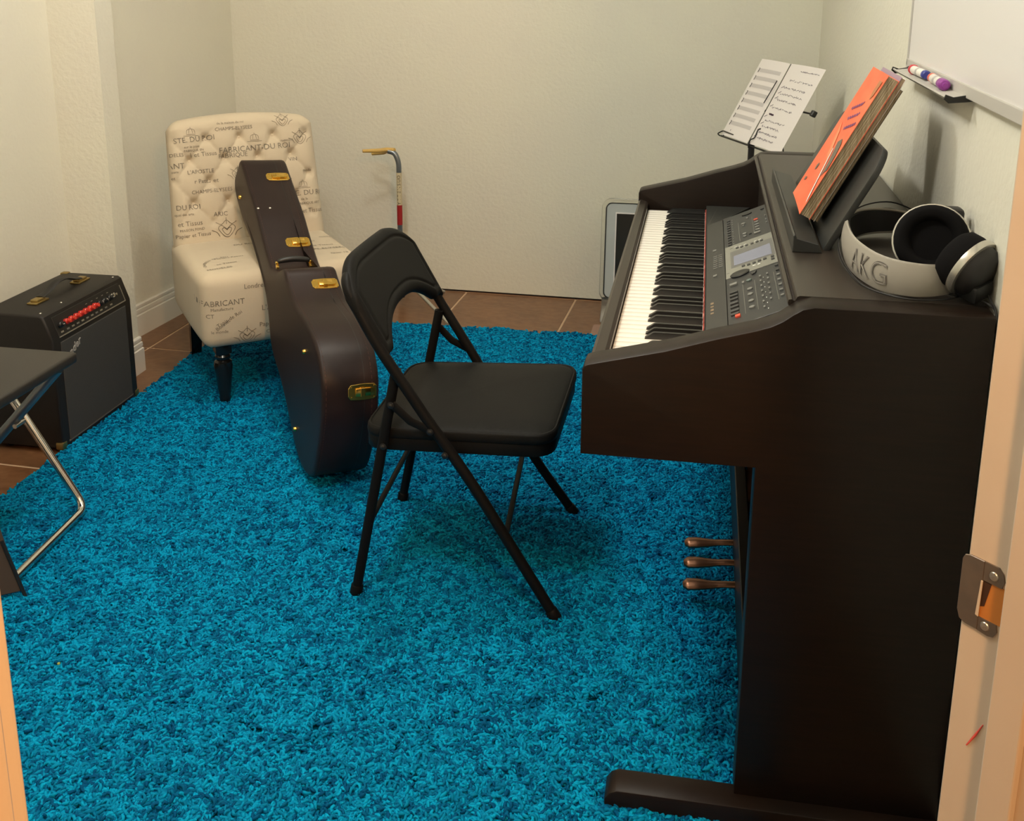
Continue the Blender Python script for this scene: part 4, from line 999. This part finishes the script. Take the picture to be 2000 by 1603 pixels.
def latch(u):
    p, nn, t = rim_at(u*KS); m_ = frame(p+V(.098*KS, 0, 0), (1, 0, 0), nn.cross(V(1, 0, 0)), nn)
    o_ = None
    b = NB(); prism(b, [(-.036, -.010), (-.030, -.0185), (-.006, -.0205), (.008, -.0205), (.030, -.0190), (.036, -.013), (.036, .013), (.030, .0190), (.008, .0205), (-.006, .0205), (-.030, .0185), (-.036, .010)], -.001, .0022, 'z', bev=.0008, mtx=m_); o_ = obj('latch', b, BRASS, gc, local=True)
    b = NB(); box(b, (-.018, -.0100, .002), (.021, .0100, .0066), .0018, 2, mtx=m_); lathe(b, [(.0095, .002), (.0095, .0062), (.004, .0064), (.0001, .0064)], 14, m_ @ Matrix.Translation((.021, 0, 0))); obj('latch_lever', b, BRASS, o_, local=True, smooth=40)
    b = NB(); box(b, (-.006, -.0110, .0020), (.006, .0110, .0085), .001, 2, mtx=m_); obj('latch_hasp', b, BRASS, o_, local=True)
    for x, y in ((-.027, -.0125), (-.027, .0125), (.030, -.0145), (.030, .0145)):
        b = NB(); lathe(b, [(.0022, .002), (.0018, .0034), (.0001, .0038)], 10, m_ @ Matrix.Translation((x, y, 0))); obj('latch_rivet', b, BRASS, o_, local=True, smooth=60)
for u in (1.045, .742, .458): latch(u)
# last latch sits on the curve of the lower bout
def nearest(v, u): return min(range(len(OS)), key=lambda i: (OS[i][0]-v*KS)**2+(OS[i][1]-u*KS)**2)
i = nearest(.185, .063); _rim = rim_at
def rim_i(i):
    a, b_ = Vector(OS[i-2]), Vector(OS[(i+2) % len(OS)]); t = (b_-a).normalized(); nn = Vector((t.y, -t.x))*sg
    return V(0, -OS[i][0], OS[i][1]), V(0, -nn.x, nn.y), V(0, -t.x, t.y)
rim_at = lambda u: rim_i(i)
latch(.06); rim_at = _rim
for wv in (.010, .046):
    p, nn, t = rim_at(.883*KS); b = NB(); lathe(b, [(.0045, -.001), (.004, .0015), (.0001, .003)], 12, axisframe(p+V(wv, 0, 0), nn)); obj('rivet', b, CHROME, gc, local=True, smooth=60)
for v, u in ((-.045, 1.085), (.150, .236), (-.100, .196)):
    b = NB(); lathe(b, [(.0065, -.001), (.0065, .003), (.0045, .007), (.0001, .008)], 14, axisframe((0, -v*KS, u*KS), (-1, 0, 0))); obj('stud_foot', b, BRASS, gc, local=True, smooth=50)
b = NB(); hc = V(.056*KS, -.098*KS, .622*KS); P = catmull([(.012, hc.y, hc.z), (.022, hc.y-.004, hc.z+.003), (.056, hc.y-.007, hc.z+.005), (.092, hc.y-.004, hc.z+.003), (.102, hc.y, hc.z)], 6)
tube(b, P, [.005+.004*math.sin(PI*i/(len(P)-1)) for i in range(len(P))], 10); obj('handle', b, BLKMET, gc, local=True, smooth=60)
for x in (.010, .104):
    b = NB(); box(b, (x-.005, hc.y-.003, hc.z-.004), (x+.005, hc.y+.006, hc.z+.003), .002, 2); obj('handle_bracket', b, BRASS, gc, local=True)
    b = NB(); box(b, (x-.004, hc.y+.003, hc.z-.016), (x+.004, hc.y+.012, hc.z-.003), .001, 1); obj('handle_plate', b, BRASS, gc, local=True)

# ============================================================ GUITAR AMPLIFIER
am = thing('guitar_amplifier', 'black guitar amplifier with dark grille cloth and red knobs against the left wall', 'amplifier', (-1.80, 2.68, 0))
ya0, ya1 = 2.478, 2.885
b = NB(); prism(b, [(-1.912, .014), (-1.912, .392), (-1.905, .400), (-1.730, .400), (-1.720, .394), (-1.697, .328), (-1.697, .014)], ya0, ya1, 'y', bev=.007, seg=3); obj('cabinet', b, TOLEX, am, smooth=35)
b = NB(); box(b, (-1.700, 2.512, .030), (-1.6945, 2.850, .316), .0015, 1); gr = obj('grille', b, GRILLE, am)
b = NB(); box(b, (-1.7005, 2.508, .0245), (-1.6955, 2.854, .0300), .001, 1); obj('grille_edge', b, mat('edge_grey', (.13, .12, .105), .6), gr)
cd = V(-.023, 0, .066).normalized(); cn = V(.066, 0, .023).normalized()
CM = Matrix((V(0, 1, 0), cd, V(0, 1, 0).cross(cd))).transposed().to_4x4(); CM.translation = V(-1.6975, 2.68, .3305)
b = NB(); box(b, (-.170, .000, -.002), (.172, .058, .0012), .001, 1, mtx=CM); cp_ = obj('control_panel', b, PLASD, am)
b = NB(); box(b, (-.170, -.0015, .0005), (.1735, .0015, .0024), mtx=CM); box(b, (.1715, 0, .0005), (.174, .050, .0024), mtx=CM); obj('silver_trim', b, SILV, cp_)
for k, x in enumerate([-.150, -.122, -.098, -.074, -.050, -.026, -.002, .022, .046, .072, .100]):
    red = 1 <= k <= 7
    b = NB(); lathe(b, [(.0090, .001), (.0086, .008), (.0066, .010), (.0064, .0165), (.0058, .018), (.0001, .018)], 14, CM @ Matrix.Translation((x, .030, 0))); kb = obj('knob', b, REDK if red else PLASD, cp_, smooth=40)
    b = NB(); box(b, (-.0006, 0, .0176), (.0006, .0062, .0186), mtx=CM @ Matrix.Translation((x, .030, 0)) @ Matrix.Rotation(random.uniform(-2, 2), 4, 'Z')); obj('knob_pointer', b, PAPER if not red else ORNG, kb)
    b = NB(); box(b, (x-.006, .008, .0010), (x+.006, .0125, .0018), mtx=CM); obj('panel_label', b, BTN if k % 2 else SILV, cp_)
for x in (.118, .130):
    b = NB(); lathe(b, [(.006, .001), (.006, .004), (.004, .005), (.004, .012), (.0001, .012)], 12, CM @ Matrix.Translation((x, .032, 0))); obj('input_jack', b, CHROME, cp_, smooth=40)
for k in range(5):
    b = NB(); box(b, (-.012+k*.028, .046, .001), (-.004+k*.028, .0475, .0018), mtx=CM); obj('panel_label', b, SILV, cp_)
# script logo
lg = text_bm('Fender', .032); sh_ = Matrix(((1, .35, 0, 0), (0, 1, 0, 0), (0, 0, 1, 0), (0, 0, 0, 1)))
ret = bmesh.ops.extrude_face_region(lg, geom=lg.faces[:]); bmesh.ops.translate(lg, verts=[g_ for g_ in ret['geom'] if isinstance(g_, bmesh.types.BMVert)], vec=(0, 0, .0025))
lg.transform(Matrix(((0, 0, 1, -1.6945), (1, 0, 0, 2.560), (0, 1, 0, .278), (0, 0, 0, 1))) @ Matrix.Rotation(.42, 4, 'Z') @ sh_)
obj('logo_script', lg, mat('logo_silver', (.34, .33, .31), .3), gr)
# handle on top
for y in (2.590, 2.800):
    b = NB(); box(b, (-1.822, y-.030, .3995), (-1.790, y+.030, .4055), .0025, 2); box(b, (-1.818, y-.020, .404), (-1.794, y+.020, .412), .003, 2); obj('handle_bracket', b, GOLDD, am, smooth=40)
b = NB(); P = catmull([(-1.806, 2.600, .411), (-1.806, 2.640, .418), (-1.806, 2.672, .430), (-1.806, 2.700, .434), (-1.806, 2.730, .430), (-1.806, 2.765, .418), (-1.806, 2.795, .411)], 5); tube(b, P, .0125, 10, flat=((1, 0, 0), .30)); obj('handle_strap', b, RUBBER, am, smooth=60)
for (x, y, z) in ((-1.707, ya0+.008, .020), (-1.707, ya1-.008, .020), (-1.902, ya1-.010, .396), (-1.902, ya0+.010, .396), (-1.902, ya0+.010, .020)):
    b = NB(); box(b, (x-.012, y-.011, z-.008), (x+.012, y+.011, z+.014 if z < .1 else z+.0065), .004, 2); obj('corner_protector', b, GOLDD, am, smooth=40)
for (x, y, z) in ((-1.740, 2.50, .400), (-1.735, 2.86, .400), (-1.742, 2.60, .400)):
    b = NB(); lathe(b, [(.0035, 0), (.003, .001), (.0001, .0016)], 10, Matrix.Translation((x, y, z))); obj('cabinet_screw', b, CHROME, am, smooth=60)
for x in (-1.73, -1.88):
    for y in (ya0+.03, ya1-.03):
        b = NB(); lathe(b, [(.010, .0005), (.012, .004), (.012, .0155)], 12, Matrix.Translation((x, y, 0))); obj('rubber_foot', b, RUBBER, am, smooth=50)

# ============================================================ FOLDING BENCH at the left edge
be = thing('folding_bench', 'low folding bench with black padded top and crossed metal tube legs at left edge', 'bench', (-1.62, 1.98, 0))
b = NB(); box(b, (-1.84, 1.80, .398), (-1.436, 2.188, .424), .007, 3); obj('bench_top', b, BENCH, be, smooth=40)
b = NB(); P = smoothpath([(-1.672, 2.160, .399), (-1.601, 2.160, .301), (-1.437, 2.160, .030), (-1.413, 1.81, .030), (-1.59, 1.80, .301), (-1.655, 1.80, .399)], .035, 7); tube(b, P, .0098, 12); obj('chrome_leg_frame', b, CHROME, be, smooth=60)
b = NB(); P = smoothpath([(-1.455, 2.135, .399), (-1.80, 2.135, .030), (-1.80, 1.87, .030), (-1.455, 1.87, .399)], .035, 7); tube(b, P, .0125, 12); obj('grey_leg_frame', b, STEEL, be, smooth=60)
b = NB(); lathe(b, [(.006, -.034), (.006, .010), (.0001, .011)], 10, axisframe((-1.572, 2.150, .252), (0, 1, 0))); obj('pivot_bolt', b, SILV, be, smooth=40)
lpn = thing('leaning_panel', 'dark brown slanted panel in front of the bench legs at the left edge', 'panel', (-1.50, 1.75, 0))
lm = frame((-1.374, 1.812, .028), V(-.80, -.60, 0), V(-.23, 0, .97), V(-.80, -.60, 0).cross(V(-.23, 0, .97)))
b = NB(); box(b, (0, 0, -.006), (.28, .34, .006), .002, 1, mtx=lm); obj('panel_board', b, mat('panel_brown', (.060, .042, .030), .5), lpn)
b = NB(); tube(b, [lm @ V(.004, .12, -.008), lm @ V(-.004, -.018, -.008)], .004, 8); obj('panel_foot', b, BLKMET, lpn)
b = NB(); tube(b, [lm @ V(.27, .10, -.008), lm @ V(.275, -.018, -.008)], .004, 8); obj('panel_foot', b, BLKMET, lpn)

# ============================================================ SHAG RUG
rx0, rx1, ry0, ry1 = -1.690, .140, .98, 3.712
b = NB(); box(b, (rx0+.012, ry0+.012, .0004), (rx1-.012, ry1-.012, .006))
rug = obj('shag_rug', b, RUGB); tag(rug, 'bright teal blue shag rug with long curly pile covering most of the floor', 'rug')
# curly strand tufts, scattered by geometry nodes
RUG = bpy.data.materials.new('rug_yarn'); RUG.use_nodes = True; nt = RUG.node_tree; bs = nt.nodes['Principled BSDF']; bs.inputs['Roughness'].default_value = .65
bs.inputs['Specular IOR Level'].default_value = .06
oi = nt.nodes.new('ShaderNodeObjectInfo'); rp = nt.nodes.new('ShaderNodeValToRGB'); nt.links.new(oi.outputs['Random'], rp.inputs[0])
rp.color_ramp.elements[0].color = (.0, .080, .21, 1); rp.color_ramp.elements[1].color = (.001, .345, .64, 1); rp.color_ramp.elements[0].position = .1; rp.color_ramp.elements[1].position = .95
nt.links.new(rp.outputs['Color'], bs.inputs['Base Color'])
tufts = bpy.data.collections.new('rug_tufts')
for k in range(5):
    rnd = random.Random(40+k); b = NB()
    for s in range(6):
        az = rnd.uniform(0, 2*PI); r0 = rnd.uniform(0, .0062); x0_, y0_ = r0*math.cos(rnd.uniform(0, 6.3)), r0*math.sin(rnd.uniform(0, 6.3))
        n = 6; L_ = rnd.uniform(.013, .023); p = V(x0_, y0_, 0); el = rnd.uniform(1.15, 1.5); P = [p.copy()]; tw = rnd.uniform(-.9, .9)
        for i in range(n):
            el -= rnd.uniform(.12, .62); az += tw*rnd.uniform(.4, 1.5)
            p = p+V(math.cos(az)*math.cos(el), math.sin(az)*math.cos(el), math.sin(el))*(L_/n); p.z = max(p.z, .006); P.append(p.copy())
        tube(b, P, [.0018, .0023, .0026, .0027, .0026, .0023, .0014], 4)
    me = bpy.data.meshes.new('tuft'); bmesh.ops.recalc_face_normals(b, faces=b.faces[:]); b.to_mesh(me); b.free(); me.materials.append(RUG); me.shade_smooth()
    o = bpy.data.objects.new('tuft', me); tufts.objects.link(o)
me = bpy.data.meshes.new('pile'); me.from_pydata([(rx0, ry0, .004), (rx1, ry0, .004), (rx1, ry1, .004), (rx0, ry1, .004)], [], [(0, 1, 2, 3)]); me.materials.append(RUG)
pile = bpy.data.objects.new('rug_pile', me); C.objects.link(pile); pile.parent = rug; pile['kind'] = 'stuff'
ng = bpy.data.node_groups.new('rug_pile', 'GeometryNodeTree'); ng.interface.new_socket('Geometry', in_out='INPUT', socket_type='NodeSocketGeometry'); ng.interface.new_socket('Geometry', in_out='OUTPUT', socket_type='NodeSocketGeometry')
N = ng.nodes; Lk = ng.links; gi = N.new('NodeGroupInput'); go = N.new('NodeGroupOutput')
dp = N.new('GeometryNodeDistributePointsOnFaces'); dp.distribute_method = 'RANDOM'; dp.inputs['Density'].default_value = 15500; dp.inputs['Seed'].default_value = 3
Lk.new(gi.outputs[0], dp.inputs['Mesh'])
ci = N.new('GeometryNodeCollectionInfo'); ci.inputs['Collection'].default_value = tufts; ci.inputs['Separate Children'].default_value = True; ci.inputs['Reset Children'].default_value = True
ip = N.new('GeometryNodeInstanceOnPoints'); ip.inputs['Pick Instance'].default_value = True
Lk.new(dp.outputs['Points'], ip.inputs['Points']); Lk.new(ci.outputs[0], ip.inputs['Instance'])
rv = N.new('FunctionNodeRandomValue'); rv.data_type = 'FLOAT_VECTOR'; rv.inputs[0].default_value = (-.25, -.25, 0); rv.inputs[1].default_value = (.25, .25, 6.283)
nz = N.new('ShaderNodeTexNoise'); nz.inputs['Scale'].default_value = 26; nz.inputs['Detail'].default_value = 3; ps_ = N.new('GeometryNodeInputPosition'); Lk.new(ps_.outputs[0], nz.inputs['Vector'])
mr = N.new('ShaderNodeMapRange'); mr.inputs['From Min'].default_value = .3; mr.inputs['From Max'].default_value = .7; mr.inputs['To Min'].default_value = .75; mr.inputs['To Max'].default_value = 1.4
Lk.new(nz.outputs[0], mr.inputs['Value']); Lk.new(mr.outputs[0], ip.inputs['Scale']); Lk.new(rv.outputs[0], ip.inputs['Rotation'])
Lk.new(ip.outputs[0], go.inputs[0])
md_ = pile.modifiers.new('pile', 'NODES'); md_.node_group = ng
b = NB(); box(b, (-1.16, 1.604, .022), (-1.155, 1.609, .026), .001, 1); o = obj('lint_speck', b, mat('lint', (.35, .42, .10), .9)); tag(o, 'tiny yellow-green speck of lint lying in the rug at lower left', 'lint')
print('all ok')
